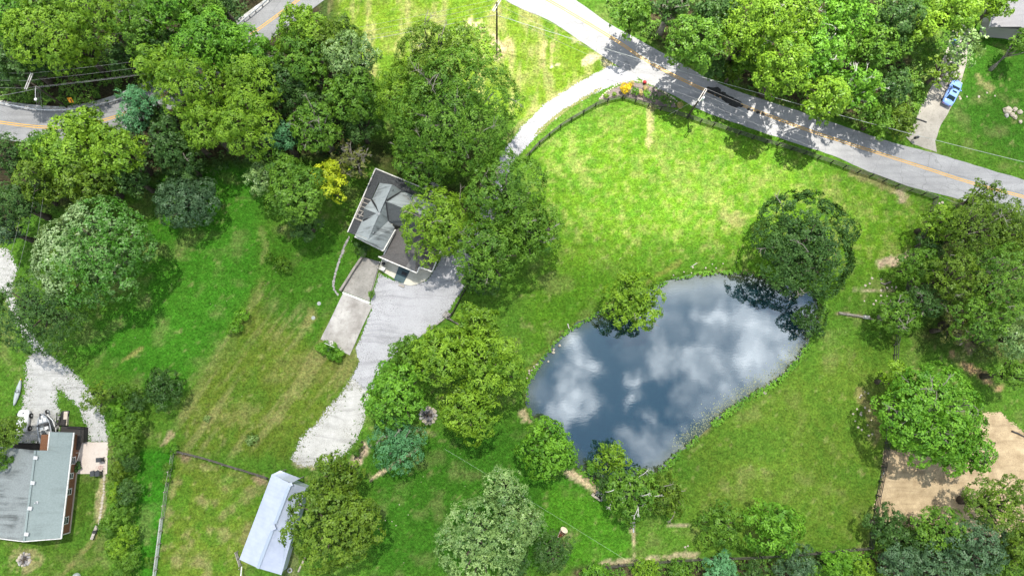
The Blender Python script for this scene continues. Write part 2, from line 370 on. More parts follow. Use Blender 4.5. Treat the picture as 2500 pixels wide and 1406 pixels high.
# diagonal mowing streaks on the slope
st = fbm(GX * .83 - GY * .56, (GX * .56 + GY * .83) * .10, 1.0, 33, 4)
slope = sst(-30, 20, sdf(U, V, [(640, 700), (880, 820), (870, 960), (700, 1120), (430, 1100), (440, 1000)]))
lay(sst(.5, .7, st) * .34 * slope, STRAW * .8)
tri = sst(-10, 20, sdf(U, V, [(760, -60), (1300, -20), (1480, 150), (1300, 300), (1180, 260), (820, 180)]))
st2 = fbm(GX, GY * .22, .8, 61, 4)
lay(sst(.5, .68, st2) * .42 * tri, STRAW)
def streak(line, wd, c, k, ns=.5):
    d = seg(U, V, line) + (n3 - .5) * wd * 2.2 + (n2 - .5) * wd * 1.5
    lay(sst(wd, wd * .25, d) * k, c)
for ln, wd, c, k in [
    ([(640, 690), (600, 760), (520, 880), (450, 985)], 4, STRAW, .25), ([(640, 690), (560, 850), (440, 1000)], 14, C(.10, .15, .03), .5),
    ([(1150, 60), (1190, 70), (1215, 110), (1220, 140)], 16, C(.50, .42, .26), .85), ([(1140, 140), (1225, 142)], 7, C(.50, .42, .26), .8),
    ([(1225, 150), (1240, 90)], 12, STRAW, .7), ([(1245, 95), (1250, 150)], 5, STRAW, .8), ([(1330, 105), (1325, 160)], 6, STRAW, .7), ([(1350, 100), (1345, 160)], 5, STRAW, .7),
    ([(1345, 162), (1362, 160)], 6, C(.6, .52, .35), .9), ([(1430, 150), (1470, 135), (1482, 158)], 12, C(.5, .43, .27), .75), ([(1400, 90), (1420, 105)], 8, C(.5, .43, .27), .6),
    ([(1440, 180), (1300, 270), (1240, 340)], 8, STRAW, .45), ([(1390, 330), (1400, 400), (1440, 450)], 14, C(.28, .29, .10), .3), ([(1590, 260), (1585, 350)], 12, C(.40, .34, .18), .55),
    ([(1600, 360), (1640, 440)], 12, C(.28, .29, .10), .3), ([(1770, 525), (1800, 540)], 18, C(.33, .28, .13), .45), ([(1660, 640), (1400, 800), (1290, 900)], 7, C(.20, .20, .05), .5),
    ([(2150, 640), (2200, 632), (2225, 622)], 12, C(.40, .33, .22), .9), ([(2195, 470), (2205, 485)], 14, C(.35, .29, .19), .8), ([(2080, 425), (2180, 460)], 14, C(.24, .20, .10), .6),
    ([(2085, 706), (2185, 712)], 6, C(.45, .38, .25), .7), ([(2045, 765), (2105, 772)], 4, C(.35, .29, .18), .8), ([(2100, 955), (2140, 1030), (2140, 1075)], 16, C(.26, .20, .10), .5),
    ([(1378, 1150), (1400, 1160), (1450, 1190), (1460, 1205)], 11, C(.50, .42, .25), .9), ([(1275, 1005), (1292, 1028)], 10, C(.45, .37, .22), .8),
    ([(1545, 1290), (1550, 1360)], 6, C(.48, .40, .24), .85), ([(1470, 1376), (1700, 1352)], 9, C(.45, .38, .24), .7), ([(1625, 1280), (1680, 1283)], 5, C(.5, .42, .28), .7),
    ([(905, 1170), (970, 1128), (1020, 1095)], 5, C(.5, .42, .26), .85), ([(870, 1130), (890, 1090)], 13, C(.42, .35, .24), .9), ([(1005, 1045), (1060, 1060)], 8, C(.30, .24, .16), .8),
    ([(1390, 1310), (1375, 1330)], 22, C(.30, .24, .15), .75), ([(252, 1160), (244, 1260)], 14, C(.42, .35, .20), .6), ([(245, 1300), (150, 1406)], 8, C(.22, .20, .08), .5),
    ([(60, 1363), (61, 1364)], 34, C(.30, .26, .13), .6), ([(395, 1085), (415, 1060)], 9, C(.38, .31, .18), .7), ([(350, 850), (300, 880)], 5, C(.26, .25, .08), .6),
    ([(635, 560), (650, 600), (640, 640)], 10, C(.26, .26, .10), .3), ([(760, 770), (750, 800)], 18, C(.24, .23, .08), .5), ([(430, 1105), (460, 1120)], 14, C(.20, .15, .09), .8), ([(620, 1165), (650, 1180)], 12, C(.28, .21, .13), .7),
    ([(2330, 870), (2380, 905), (2440, 950)], 14, C(.38, .24, .14), .7), ([(2345, 765), (2365, 850)], 20, C(.26, .22, .13), .6), ([(690, 1210), (720, 1406)], 20, C(.20, .16, .10), .4),
    ([(2300, 245), (2240, 345)], 10, C(.08, .17, .02), .6), ([(2390, 195), (2420, 220)], 12, C(.34, .30, .14), .5), ([(1330, 40), (1500, 150)], 10, C(.10, .19, .02), .6),
    ([(730, 1130), (760, 1140)], 14, C(.34, .30, .18), .7), ([(505, 1020), (600, 1010)], 30, C(.20, .20, .07), .45), ([(700, 900), (850, 900)], 40, C(.16, .17, .05), .45)]:
    streak(ln, wd, c, k)
wet = sst(-1.6, .1, pd)
lay(np.clip(wet, 0, 1) * .35 * (pd < 0), C(.050, .105, .012))
lay(sst(-.75, -.25, pd + (n3 - .5) * .9) * sst(.5, .62, fbm(GX, GY, .3, 55)) * .7, C(.20, .16, .09))
lay((pd > 0) * 1.0, C(.030, .034, .020))
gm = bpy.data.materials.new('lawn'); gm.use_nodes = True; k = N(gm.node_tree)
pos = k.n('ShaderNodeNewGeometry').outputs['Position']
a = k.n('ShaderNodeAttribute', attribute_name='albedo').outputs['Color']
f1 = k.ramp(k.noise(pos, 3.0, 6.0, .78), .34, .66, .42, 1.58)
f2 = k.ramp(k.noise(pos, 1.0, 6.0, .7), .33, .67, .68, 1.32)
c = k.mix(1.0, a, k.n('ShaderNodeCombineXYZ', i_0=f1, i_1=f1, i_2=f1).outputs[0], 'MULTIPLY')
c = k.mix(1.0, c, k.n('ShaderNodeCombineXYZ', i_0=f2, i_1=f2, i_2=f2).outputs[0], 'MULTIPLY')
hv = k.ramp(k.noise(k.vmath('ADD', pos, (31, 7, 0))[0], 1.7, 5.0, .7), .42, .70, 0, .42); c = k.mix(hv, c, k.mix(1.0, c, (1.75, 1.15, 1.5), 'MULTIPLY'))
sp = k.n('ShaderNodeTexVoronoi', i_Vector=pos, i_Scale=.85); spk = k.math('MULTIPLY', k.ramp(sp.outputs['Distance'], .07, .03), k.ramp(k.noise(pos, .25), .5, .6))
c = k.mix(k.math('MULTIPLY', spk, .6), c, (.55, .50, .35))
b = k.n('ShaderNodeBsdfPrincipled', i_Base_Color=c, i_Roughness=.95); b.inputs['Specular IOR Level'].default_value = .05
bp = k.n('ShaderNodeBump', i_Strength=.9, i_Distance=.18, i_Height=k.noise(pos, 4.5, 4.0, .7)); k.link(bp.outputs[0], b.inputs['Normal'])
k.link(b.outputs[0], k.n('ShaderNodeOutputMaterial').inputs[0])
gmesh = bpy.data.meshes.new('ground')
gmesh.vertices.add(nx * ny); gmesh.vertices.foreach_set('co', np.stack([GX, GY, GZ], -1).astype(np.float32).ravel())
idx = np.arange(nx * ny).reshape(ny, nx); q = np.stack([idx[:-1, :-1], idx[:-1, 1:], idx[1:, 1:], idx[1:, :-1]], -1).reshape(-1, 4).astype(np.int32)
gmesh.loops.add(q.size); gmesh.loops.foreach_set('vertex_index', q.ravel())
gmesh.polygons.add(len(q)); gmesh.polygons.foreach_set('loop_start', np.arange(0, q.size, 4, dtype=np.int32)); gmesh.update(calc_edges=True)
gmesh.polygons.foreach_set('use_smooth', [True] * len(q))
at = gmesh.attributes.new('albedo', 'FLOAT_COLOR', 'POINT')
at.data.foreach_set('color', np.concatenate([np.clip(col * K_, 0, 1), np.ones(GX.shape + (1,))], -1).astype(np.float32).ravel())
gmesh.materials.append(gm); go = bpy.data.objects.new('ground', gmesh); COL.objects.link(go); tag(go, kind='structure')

# water
wm = bpy.data.materials.new('pond_water'); wm.use_nodes = True; k = N(wm.node_tree)
pos = k.n('ShaderNodeNewGeometry').outputs['Position']
pst = k.n('ShaderNodeMapping', i_Vector=pos, i_Rotation=(0, 0, .75), i_Scale=(1.0, 3.0, 1.0)).outputs[0]
hgt = k.math('MULTIPLY', k.noise(pst, 1.1, 3.0), k.ramp(k.noise(pos, .09, 2.0), .4, .62, .15, 1.0))
bp = k.n('ShaderNodeBump', i_Strength=.018, i_Distance=.08, i_Height=hgt)
gl = k.n('ShaderNodeBsdfGlossy', i_Color=(.86, .93, 1.0, 1), i_Roughness=.03, i_Normal=bp.outputs[0])
edg = k.math('ADD', k.n('ShaderNodeAttribute', attribute_name='edge').outputs['Fac'], k.math('MULTIPLY', k.math('SUBTRACT', k.noise(pos, .8, 4.0, .65), .5), 2.2))
df = k.n('ShaderNodeBsdfDiffuse', i_Color=k.mix(k.ramp(edg, .1, 2.2), (.050, .060, .026), (.008, .026, .032)))
fr = k.n('ShaderNodeMixShader', i_0=k.ramp(edg, .0, 1.6, .16, .25), i_1=df.outputs[0], i_2=gl.outputs[0])
k.link(fr.outputs[0], k.n('ShaderNodeOutputMaterial').inputs[0])
def patch(name, poly, z, mt, margin=0.9, step=.35, kind='structure'):
    """sheet over a polygon that carries its edge distance so the material can fray the border"""
    w_ = np.array([P(u, v, z)[:2] for u, v in poly]); x0, y0 = w_.min(0) - margin; x1, y1 = w_.max(0) + margin
    X, Y = np.meshgrid(np.arange(x0, x1 + step, step), np.arange(y0, y1 + step, step)); D = sdf(X, Y, w_)
    n_y, n_x = X.shape; id_ = np.arange(n_x * n_y).reshape(n_y, n_x)
    q_ = np.stack([id_[:-1, :-1], id_[:-1, 1:], id_[1:, 1:], id_[1:, :-1]], -1).reshape(-1, 4)
    dd = D.ravel(); q_ = q_[(dd[q_] > -margin).all(1)]
    used = np.unique(q_); rm = np.full(n_x * n_y, -1); rm[used] = np.arange(len(used)); q_ = rm[q_].astype(np.int32)
    me = bpy.data.meshes.new(name); me.vertices.add(len(used))
    me.vertices.foreach_set('co', np.stack([X.ravel()[used], Y.ravel()[used], np.full(len(used), z)], -1).astype(np.float32).ravel())
    me.loops.add(q_.size); me.loops.foreach_set('vertex_index', q_.ravel()); me.polygons.add(len(q_)); me.polygons.foreach_set('loop_start', np.arange(0, q_.size, 4, dtype=np.int32))
    me.update(calc_edges=True); at_ = me.attributes.new('edge', 'FLOAT', 'POINT'); at_.data.foreach_set('value', dd[used].astype(np.float32))
    me.materials.append(mt); o = bpy.data.objects.new(name, me); COL.objects.link(o); return tag(o, kind=kind)
def frayed(name, c1, c2, c3, ns=1.2, fray=1.0, spots=None, rough=.95, dens=.0, weeds=0.0, ruts=None):
    M = bpy.data.materials.new(name); M.use_nodes = True; k = N(M.node_tree)
    pos = k.n('ShaderNodeNewGeometry').outputs['Position']; e = k.n('ShaderNodeAttribute', attribute_name='edge').outputs['Fac']
    big_ = k.noise(pos, .45, 5.0, .7); fine = k.noise(pos, 4.5, 3.0, .6)
    th = k.math('ADD', k.math('ADD', e, k.math('MULTIPLY', k.math('SUBTRACT', big_, .5), 2.4 * fray)), k.math('MULTIPLY', k.math('SUBTRACT', fine, .5), 2.6 * fray))
    al = k.ramp(th, .0, .12)
    if weeds: al = k.math('MULTIPLY', al, k.ramp(k.math('ADD', k.noise(pos, 1.9, 4.0, .75), k.math('MULTIPLY', e, .06)), weeds, weeds + .03))
    c = k.mix(k.ramp(k.noise(pos, ns, 5.0, .65), .3, .7), c1, c2)
    if spots: c = k.mix(k.math('MULTIPLY', k.ramp(k.noise(pos, 8.5, 2.0, .6), spots, spots + .05), k.math('ADD', k.ramp(k.noise(pos, .25, 4.0), .45, .6, .0, .8), k.ramp(e, 2.2, .4, 0, .8)), clamp=True), c, c3)
    if ruts:
        wv = k.vmath('ADD', pos, k.vmath('SCALE', k.n('ShaderNodeTexNoise', i_Vector=pos, i_Scale=.12).outputs['Color'])[0])[0]; wv.node.inputs[1].links[0].from_node.inputs['Scale'].default_value = ruts[2]
        pr_ = k.n('ShaderNodeMapping', i_Vector=wv, i_Rotation=(0, 0, ruts[0]), i_Scale=(.07, 1.5, 1)).outputs[0]; c = k.mix(k.ramp(k.noise(pr_, 1.0, 4.0, .65), .48, .66, 0, ruts[1]), c, tuple(x * .45 for x in c1))
    gr = k.ramp(k.noise(pos, 9.0, 2.0, .8), .3, .7, .78, 1.15); c = k.mix(1.0, c, k.n('ShaderNodeCombineXYZ', i_0=gr, i_1=gr, i_2=gr).outputs[0], 'MULTIPLY')
    b = k.n('ShaderNodeBsdfPrincipled', i_Base_Color=c, i_Roughness=rough); b.inputs['Specular IOR Level'].default_value = .1
    bp = k.n('ShaderNodeBump', i_Strength=.5, i_Distance=.05, i_Height=k.noise(pos, 7.0, 3.0, .7)); k.link(bp.outputs[0], b.inputs['Normal'])
    tp = k.n('ShaderNodeBsdfTransparent'); mx = k.n('ShaderNodeMixShader', i_0=al, i_1=tp.outputs[0], i_2=b.outputs[0])
    k.link(mx.outputs[0], k.n('ShaderNodeOutputMaterial').inputs[0]); return M
patch('pond_water', POND, WZ, wm, 1.6)
M_gravel = frayed('gravel', (.36, .36, .375), (.45, .45, .47), (.10, .09, .07), .35, .5, .60, ruts=(-1.0, .42, 3.0))
M_gravelw = frayed('gravel_weedy', (.40, .395, .37), (.54, .53, .51), (.15, .14, .08), .8, .8, .58, weeds=.44, ruts=(-1.1, .45, 3.0))
M_dirt = frayed('dirt', (.30, .22, .13), (.56, .44, .28), (.20, .14, .09), .45, .7, .60, ruts=(-.5, .28, 2.0))
GRV = [p for p in GRAVEL]
court = [(925, 668), (905, 740), (909, 752), (868, 850), (876, 884), (858, 925), (905, 960), (935, 890), (985, 852), (1035, 815), (1086, 775), (1100, 750), (1140, 692), (1160, 640), (1195, 560), (1230, 470), (1250, 400), (1292, 352), (1342, 303),
         (1395, 262), (1450, 230), (1500, 208), (1560, 196), (1540, 165), (1488, 160), (1450, 182), (1395, 210), (1330, 255), (1275, 310), (1225, 375), (1205, 450), (1165, 530), (1115, 590), (1082, 610), (1062, 660), (1040, 684), (1010, 694), (992, 694)]
patch('gravel_driveway', court, .022, M_gravel)
patch('gravel_path', [(860, 918), (840, 950), (812, 985), (786, 1014), (735, 1070), (710, 1120), (740, 1140), (800, 1130), (848, 1108), (884, 1045), (902, 962), (908, 950)], .016, M_gravelw)
patch('gravel_yard', GRAVL, .020, M_gravelw)
patch('bare_earth', DIRT, .018, M_dirt)
M_mulch = frayed('mulch', (.16, .13, .12), (.24, .20, .19), (.08, .06, .05), 2.0, .35, .6)
patch('mulch_bed', [(1462, 245), (1470, 232), (1500, 215), (1530, 200), (1570, 202), (1600, 215), (1640, 240), (1655, 265), (1610, 260), (1560, 245), (1520, 236)], .020, M_mulch, step=.2)

def asphalt(name, c1, c2, stripes=True):
    M = bpy.data.materials.new(name); M.use_nodes = True; k = N(M.node_tree)
    pos = k.n('ShaderNodeNewGeometry').outputs['Position']
    c = k.mix(k.ramp(k.noise(pos, .35, 5.0, .65), .3, .7), c1, c2)
    ps = k.n('ShaderNodeMapping', i_Vector=pos, i_Rotation=(0, 0, .33), i_Scale=(.08, 1.4, 1)).outputs[0]
    c = k.mix(k.ramp(k.noise(ps, 1.0, 4.0, .6), .45, .7, 0, .35), c, tuple(x * .62 for x in c1))
    cr = k.n('ShaderNodeTexVoronoi', feature='DISTANCE_TO_EDGE', i_Vector=k.vmath('ADD', pos, k.vmath('SCALE', k.n('ShaderNodeTexNoise', i_Vector=pos, i_Scale=.8).outputs['Color'])[0])[0], i_Scale=.22)
    c = k.mix(k.math('MULTIPLY', k.ramp(cr.outputs['Distance'], .010, .003), .28), c, (.05, .05, .05))
    gr = k.ramp(k.noise(pos, 8.0, 2.0, .8), .3, .7, .85, 1.12); c = k.mix(1.0, c, k.n('ShaderNodeCombineXYZ', i_0=gr, i_1=gr, i_2=gr).outputs[0], 'MULTIPLY')
    b = k.n('ShaderNodeBsdfPrincipled', i_Base_Color=c, i_Roughness=.88); b.inputs['Specular IOR Level'].default_value = .2
    bp = k.n('ShaderNodeBump', i_Strength=.3, i_Distance=.02, i_Height=k.noise(pos, 12.0, 2.0)); k.link(bp.outputs[0], b.inputs['Normal'])
    k.link(b.outputs[0], k.n('ShaderNodeOutputMaterial').inputs[0]); return M
M_road = asphalt('asphalt_pale', (.26, .26, .265), (.34, .34, .34))
M_road2 = asphalt('asphalt_grey', (.23, .23, .23), (.30, .30, .30))
M_yel = mat('road_yellow', (.62, .34, .04), (.36, .29, .18), 3.0, .8, mid=(.55, .8))
rng = random.Random(4)
def ragged(poly, amp=.10, step=1.0):
    w_ = [Vector(P(u, v, 0)) for u, v in poly]; out = []
    for i in range(len(w_)):
        a, b = w_[i], w_[(i + 1) % len(w_)]; n = max(1, int((b - a).length / step)); nr = (b - a).normalized().cross(Vector((0, 0, 1)))
        for j in range(n): out.append(a.lerp(b, j / n) + nr * rng.uniform(-amp, amp) * (1 if j else .3))
    return out
def sm(pts): return [(p.x, p.y) for p in smooth([(a, b, 0) for a, b in pts], 4)]
up = sm([(1290, -60), (1404, 0), (1486, 58), (1568, 102), (1684, 167), (1786, 218), (1880, 249), (1996, 287), (2167, 345), (2297, 379), (2500, 440), (2620, 478)])
lo = sm([(1140, -60), (1248, 10), (1339, 50), (1411, 97), (1490, 150), (1585, 205), (1650, 236), (1718, 272), (1880, 330), (2031, 379), (2099, 410), (2201, 450), (2297, 475), (2392, 500), (2500, 527), (2620, 560)])
tag(MB().prism(ragged(up + lo[::-1], .09), -.05, .030).build('county_road', M_road), kind='structure')
cen = sm([(1210, -60), (1336, 0), (1503, 99), (1575, 147), (1701, 212), (1870, 280), (1980, 321), (2078, 353), (2235, 403), (2372, 447), (2500, 481), (2620, 515)])
def lines(pts, off, wd, z):
    b = MB(); w_ = [P(u, v, 0) for u, v in pts]; L = []; R_ = []
    for i, p in enumerate(w_):
        d = (w_[min(i + 1, len(w_) - 1)] - w_[max(i - 1, 0)]).normalized(); nr = Vector((-d.y, d.x, 0))
        L.append(p + nr * (off + wd / 2)); R_.append(p + nr * (off - wd / 2))
    vs = [Vector((p.x, p.y, z)) for p in L + R_]; n = len(L)
    return b.add(vs, [(i, n + i, n + i + 1, i + 1) for i in range(n - 1)])
for off in (-.16, .16):
    tag(lines(cen, off, .13, .035).build('road_marking', M_yel), kind='structure')
cl2 = sm([(-90, 285), (0, 299), (70, 308), (150, 312), (230, 300), (310, 275), (400, 232), (500, 170), (600, 95), (690, 29), (790, -45)])
def offs(pts, o):
    w_ = [P(u, v, 0) for u, v in pts]; out = []
    for i, p in enumerate(w_):
        d = (w_[min(i + 1, len(w_) - 1)] - w_[max(i - 1, 0)]).normalized(); out.append(p + Vector((-d.y, d.x, 0)) * o)
    return out
ra, rb = offs(cl2, 2.75), offs(cl2, -2.75)
patch('grass_strip', [(1300, 335), (1312, 318), (1345, 288), (1385, 260), (1425, 237), (1455, 219), (1475, 212), (1462, 222), (1430, 242), (1390, 268), (1350, 297), (1320, 327)], .030, frayed('drive_grass', (.11, .17, .02), (.22, .20, .09), (.36, .31, .2), 1.4, .42, .58, weeds=.40), step=.2)
tag(MB().prism([(p.x, p.y) for p in ra + rb[::-1]], -.05, .028).build('winding_road', M_road2), kind='structure')
sa, sb = offs(cl2, 3.6), offs(cl2, 2.70)
M_shoulder = mat('road_shoulder', (.52, .51, .50), (.30, .29, .26), 1.2, .95, .1, bump=.5)
tag(MB().prism([(p.x, p.y) for p in sa + sb[::-1]], -.05, .018).build('road_shoulder', M_shoulder), kind='structure')
for off in (-.16, .16): tag(lines(cl2, off, .13, .033).build('road_marking', M_yel), kind='structure')
M_tar = mat('tar', (.018, .018, .018), (.04, .04, .04), 4.0, .6, .3)
for j, (u, v, r) in enumerate([(1742, 222, 15), (1758, 231, 12), (1778, 243, 13), (1795, 252, 14), (1808, 259, 6), (1835, 270, 5), (1850, 275, 5), (1862, 280, 6), (1828, 268, 4), (1768, 236, 10), (1787, 248, 10), (1730, 218, 8)]):
    c = P(u, v); rr = r * mpp(u, v)
    pts = [(c.x + rr * rng.uniform(.6, 1.2) * math.cos(a) * 1.2, c.y + rr * rng.uniform(.45, .9) * math.sin(a)) for a in np.linspace(0, 2 * math.pi, 13)[:-1]]
    tag(MB().prism(pts, .0305, .036 + j * .0007).build('road_patch', M_tar), kind='structure')
# concrete
def concrete(name, c1, c2, c3, s=.5, lines_=None):
    M = bpy.data.materials.new(name); M.use_nodes = True; k = N(M.node_tree)
    pos = k.n('ShaderNodeNewGeometry').outputs['Position']
    c = k.mix(k.ramp(k.noise(pos, s, 5.0, .62), .32, .68), c1, c2); c = k.mix(k.ramp(k.noise(pos, 2.2, 5.0, .7), .52, .72, 0, .6), c, c3)
    gr = k.ramp(k.noise(pos, 9.0, 2.0, .8), .3, .7, .88, 1.1); c = k.mix(1.0, c, k.n('ShaderNodeCombineXYZ', i_0=gr, i_1=gr, i_2=gr).outputs[0], 'MULTIPLY')
    b = k.n('ShaderNodeBsdfPrincipled', i_Base_Color=c, i_Roughness=.9); b.inputs['Specular IOR Level'].default_value = .15
    k.link(b.outputs[0], k.n('ShaderNodeOutputMaterial').inputs[0]); return M
M_conc = concrete('concrete_pad', (.25, .23, .21), (.48, .46, .43), (.19, .175, .16), .35)
M_ramp = concrete('concrete_ramp', (.22, .21, .19), (.36, .34, .31), (.11, .10, .08), .5)
M_drive = concrete('concrete_drive', (.26, .24, .205), (.37, .345, .30), (.17, .155, .12), .5)
M_patio = concrete('concrete_patio', (.50, .47, .38), (.62, .59, .50), (.36, .34, .27), .6)
M_pink = concrete('concrete_pink', (.52, .44, .38), (.60, .53, .47), (.46, .39, .33), .3)
tag(MB().prism(ragged([(838, 716), (909, 746), (854, 867), (783, 828)], .04), -.05, .10).build('parking_pad', M_conc), kind='structure')
tag(MB().prism(ragged([(884, 626), (930, 640), (921, 668), (902, 736), (838, 711), (860, 668)], .04), -.05, .06).build('concrete_ramp', M_ramp), kind='structure')
M_wht = mat('white_paint', (.80, .80, .78), (.68, .67, .64), 2.0, .6)
tag(MB().prism([tuple(P(u, v)[:2]) for u, v in [(837.5, 712.5), (903, 737.5), (901.5, 742), (836, 716)]], .0, .106).build('ramp_threshold', M_wht), kind='structure')
dv = [(2330, 60), (2370, 60), (2360, 150), (2338, 230), (2313, 280), (2297, 305), (2283, 345), (2287, 372), (2228, 352), (2212, 335), (2228, 310), (2247, 262), (2275, 210), (2308, 130)]
tag(MB().prism(ragged(dv, .05), -.05, .036).build('concrete_driveway', M_drive), kind='structure')
tag(MB().prism([tuple(P(u, v)[:2]) for u, v in [(186, 1079), (264, 1079), (262, 1156), (186, 1156)]], -.05, .09).build('patio_slab', M_pink), kind='structure')
pc = [P(u, v)[:2] for u, v in sm([(985, 693), (1000, 697), (1018, 694), (1036, 686), (1049, 674), (1056, 660)])]
tag(MB().prism([tuple(P(u, v)[:2]) for u, v in [(937, 630), (925, 658), (985, 693)]] + [tuple(p) for p in pc] + [tuple(P(1060, 600)[:2])], -.05, .14).build('front_terrace', M_patio), kind='structure')

# cloud bank that shades most of the land, with an opening over the road junction
CZ = 300.0; SH = CZ * math.tan(math.radians(90 - SUN_EL))
cx = np.linspace(-190, 190, 96); cy = np.linspace(-44, 150, 54); CXX, CYY = np.meshgrid(cx, cy)
cu, cv = proj(CXX, CYY, np.zeros_like(CXX))
wob_ = (fbm(CXX, CYY, .018, 91, 4) - .5) * 330; wob2 = (fbm(CXX, CYY, .018, 95, 4) - .5) * 330
def el(u, v, a, b): return np.sqrt(((cu + wob_ - u) / a) ** 2 + ((cv + wob2 - v) / b) ** 2)
hole = np.minimum.reduce([el(1400, 100, 520, 260), el(1600, 330, 430, 330), el(1950, 60, 480, 240), el(1100, 60, 330, 150)])
op = sst(.75, 1.25, hole) * (.72 + .5 * (fbm(CXX, CYY, .03, 97, 4) - .5))
edge = np.minimum(np.minimum(CXX + 190, 190 - CXX), np.minimum((CYY + 44) * 3, 150 - CYY)); op = np.clip(op * sst(0, 40, edge + (fbm(CXX, CYY, .05, 99) - .5) * 30), 0, 1)
th_ = op * (16 + 16 * fbm(CXX, CYY, .04, 101, 4)) + .4
ncx, ncy = len(cx), len(cy); top = np.stack([CXX, CYY + SH, CZ + th_ * .6], -1).reshape(-1, 3); bot = np.stack([CXX, CYY + SH, CZ - th_ * .4], -1).reshape(-1, 3)
ci = np.arange(ncx * ncy).reshape(ncy, ncx); cq = np.stack([ci[:-1, :-1], ci[:-1, 1:], ci[1:, 1:], ci[1:, :-1]], -1).reshape(-1, 4); nb = ncx * ncy
per = list(ci[0, :]) + list(ci[1:, -1]) + list(ci[-1, -2::-1]) + list(ci[-2:0:-1, 0])
side_ = [(per[i], per[i] + nb, per[(i + 1) % len(per)] + nb, per[(i + 1) % len(per)]) for i in range(len(per))]
cm = bpy.data.materials.new('cloud'); cm.use_nodes = True; k = N(cm.node_tree)
opn = k.n('ShaderNodeAttribute', attribute_name='opacity').outputs['Fac']
tl = k.n('ShaderNodeBsdfTranslucent', i_Color=(.84, .84, .83, 1)); tp = k.n('ShaderNodeBsdfTransparent')
k.link(k.n('ShaderNodeMixShader', i_0=k.math('MULTIPLY', opn, .47), i_1=tp.outputs[0], i_2=tl.outputs[0]).outputs[0], k.n('ShaderNodeOutputMaterial').inputs[0])
co_ = mesh_obj('cloud', np.concatenate([top, bot]).tolist(), [tuple(int(i) for i in f) for f in np.concatenate([cq, cq[:, ::-1] + nb])] + [tuple(int(i) for i in f) for f in side_], cm, None, True)
at = co_.data.attributes.new('opacity', 'FLOAT', 'POINT'); at.data.foreach_set('value', np.concatenate([op.ravel(), op.ravel()]).astype(np.float32))
tag(co_, kind='stuff')
# ------------------------------------------------------------------ buildings
def shingle(name, c1, c2, st, sdir, stain=.45, s2=(.045, .048, .05)):
    M = bpy.data.materials.new(name); M.use_nodes = True; k = N(M.node_tree)
    pos = k.n('ShaderNodeNewGeometry').outputs['Position']
    c = k.mix(k.ramp(k.noise(pos, 5.0, 3.0, .7), .3, .7), c1, c2)
    ps = k.n('ShaderNodeMapping', i_Vector=pos, i_Rotation=(0, 0, sdir), i_Scale=(.12, 1.6, .3)).outputs[0]
    sm_ = k.math('MULTIPLY', k.ramp(k.noise(ps, 1.0, 4.0, .6), .45, .62), k.ramp(k.noise(pos, .35, 3.0), .42, .62))
    c = k.mix(k.math('MULTIPLY', sm_, stain), c, s2)
    b = k.n('ShaderNodeBsdfPrincipled', i_Base_Color=c, i_Roughness=.9); b.inputs['Specular IOR Level'].default_value = .15
    k.link(b.outputs[0], k.n('ShaderNodeOutputMaterial').inputs[0]); return M
PI = math.pi
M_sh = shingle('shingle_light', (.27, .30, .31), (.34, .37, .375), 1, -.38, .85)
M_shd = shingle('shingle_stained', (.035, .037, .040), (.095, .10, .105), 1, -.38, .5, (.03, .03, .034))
M_shm = shingle('shingle_shaded', (.085, .092, .095), (.12, .128, .13), 1, 1.2, .5)  # darker copy of the light shingle, shade of the south slopes in its colour
M_shb = shingle('shingle_brown', (.085, .080, .078), (.135, .127, .122), 1, 1.2, .4, (.04, .038, .036))
M_fascia = mat('white_trim', (.72, .71, .68), (.50, .48, .44), 3.0, .6)
M_wall = mat('pale_siding', (.55, .54, .50), (.46, .45, .41), 1.0, .8)
M_dk = mat('dark_metal', (.02, .02, .022), (.035, .035, .037), 3.0, .5, .4)
M_alu = mat('vent_metal', (.40, .41, .42), (.52, .52, .52), 3.0, .6, .3)
M_wood = mat('grey_timber', (.26, .23, .20), (.42, .38, .33), 3.0, .85, .15)
M_blk = mat('black_board', (.022, .021, .020), (.055, .052, .048), 2.5, .75, .25)
M_brl = mat('dark_rail', (.055, .052, .048), (.13, .12, .11), 2.0, .8, .2)
M_glass = mat('window_glass', (.02, .03, .035), None, rough=.08, spec=.6)
M_stone = mat('pale_stone', (.34, .30, .23), (.46, .41, .33), 2.0, .9, .1)
M_stoneg = mat('grey_stone', (.20, .19, .18), (.40, .38, .36), 2.0, .9, .1)

def zpts(*a): return [P(u, v, z) for u, v, z in a]
def wallring(b, pts, z0, ztop):
    b.prism([(p[0], p[1]) for p in pts], z0, ztop); return b
# grey shingled house
hA = P(917, 412, 3.0); house = thing('grey_house', 'grey shingled house with crossing gables half hidden by trees beside the gravel court', 'house', (P(930, 540, 0).x, P(930, 540, 0).y, 0))
b = MB()
b.slab(zpts((917, 412, 3.0), (925, 446, 4.1), (868, 574, 4.1), (849, 567, 3.0)), .14)                    # porch roof, west
b.slab(zpts((917, 412, 3.0), (1092, 484, 3.0), (1082, 507, 4.1), (980, 466, 4.1), (925, 446, 4.1)), .14)  # porch roof, north
b.build('porch_roof', M_shd, house)
b = MB()
b.slab(zpts((927, 447, 4.25), (957.5, 451, 7.0), (897, 588, 7.0), (866, 577, 4.25)), .14)
b.build('roof', M_sh, house)
b = MB(); b.slab(zpts((957.5, 451, 7.02), (984, 467, 4.27), (942, 492, 6.95)), .14)
b.slab(zpts((942, 492, 6.97), (984, 467, 4.27), (1082, 508, 4.27), (1052, 534, 6.97)), .14)
b.slab(zpts((897, 588, 7.02), (942, 492, 6.97), (948, 540, 4.6), (964, 556, 4.2), (936, 612, 4.25)), .14); b.build('roof', M_sh, house)
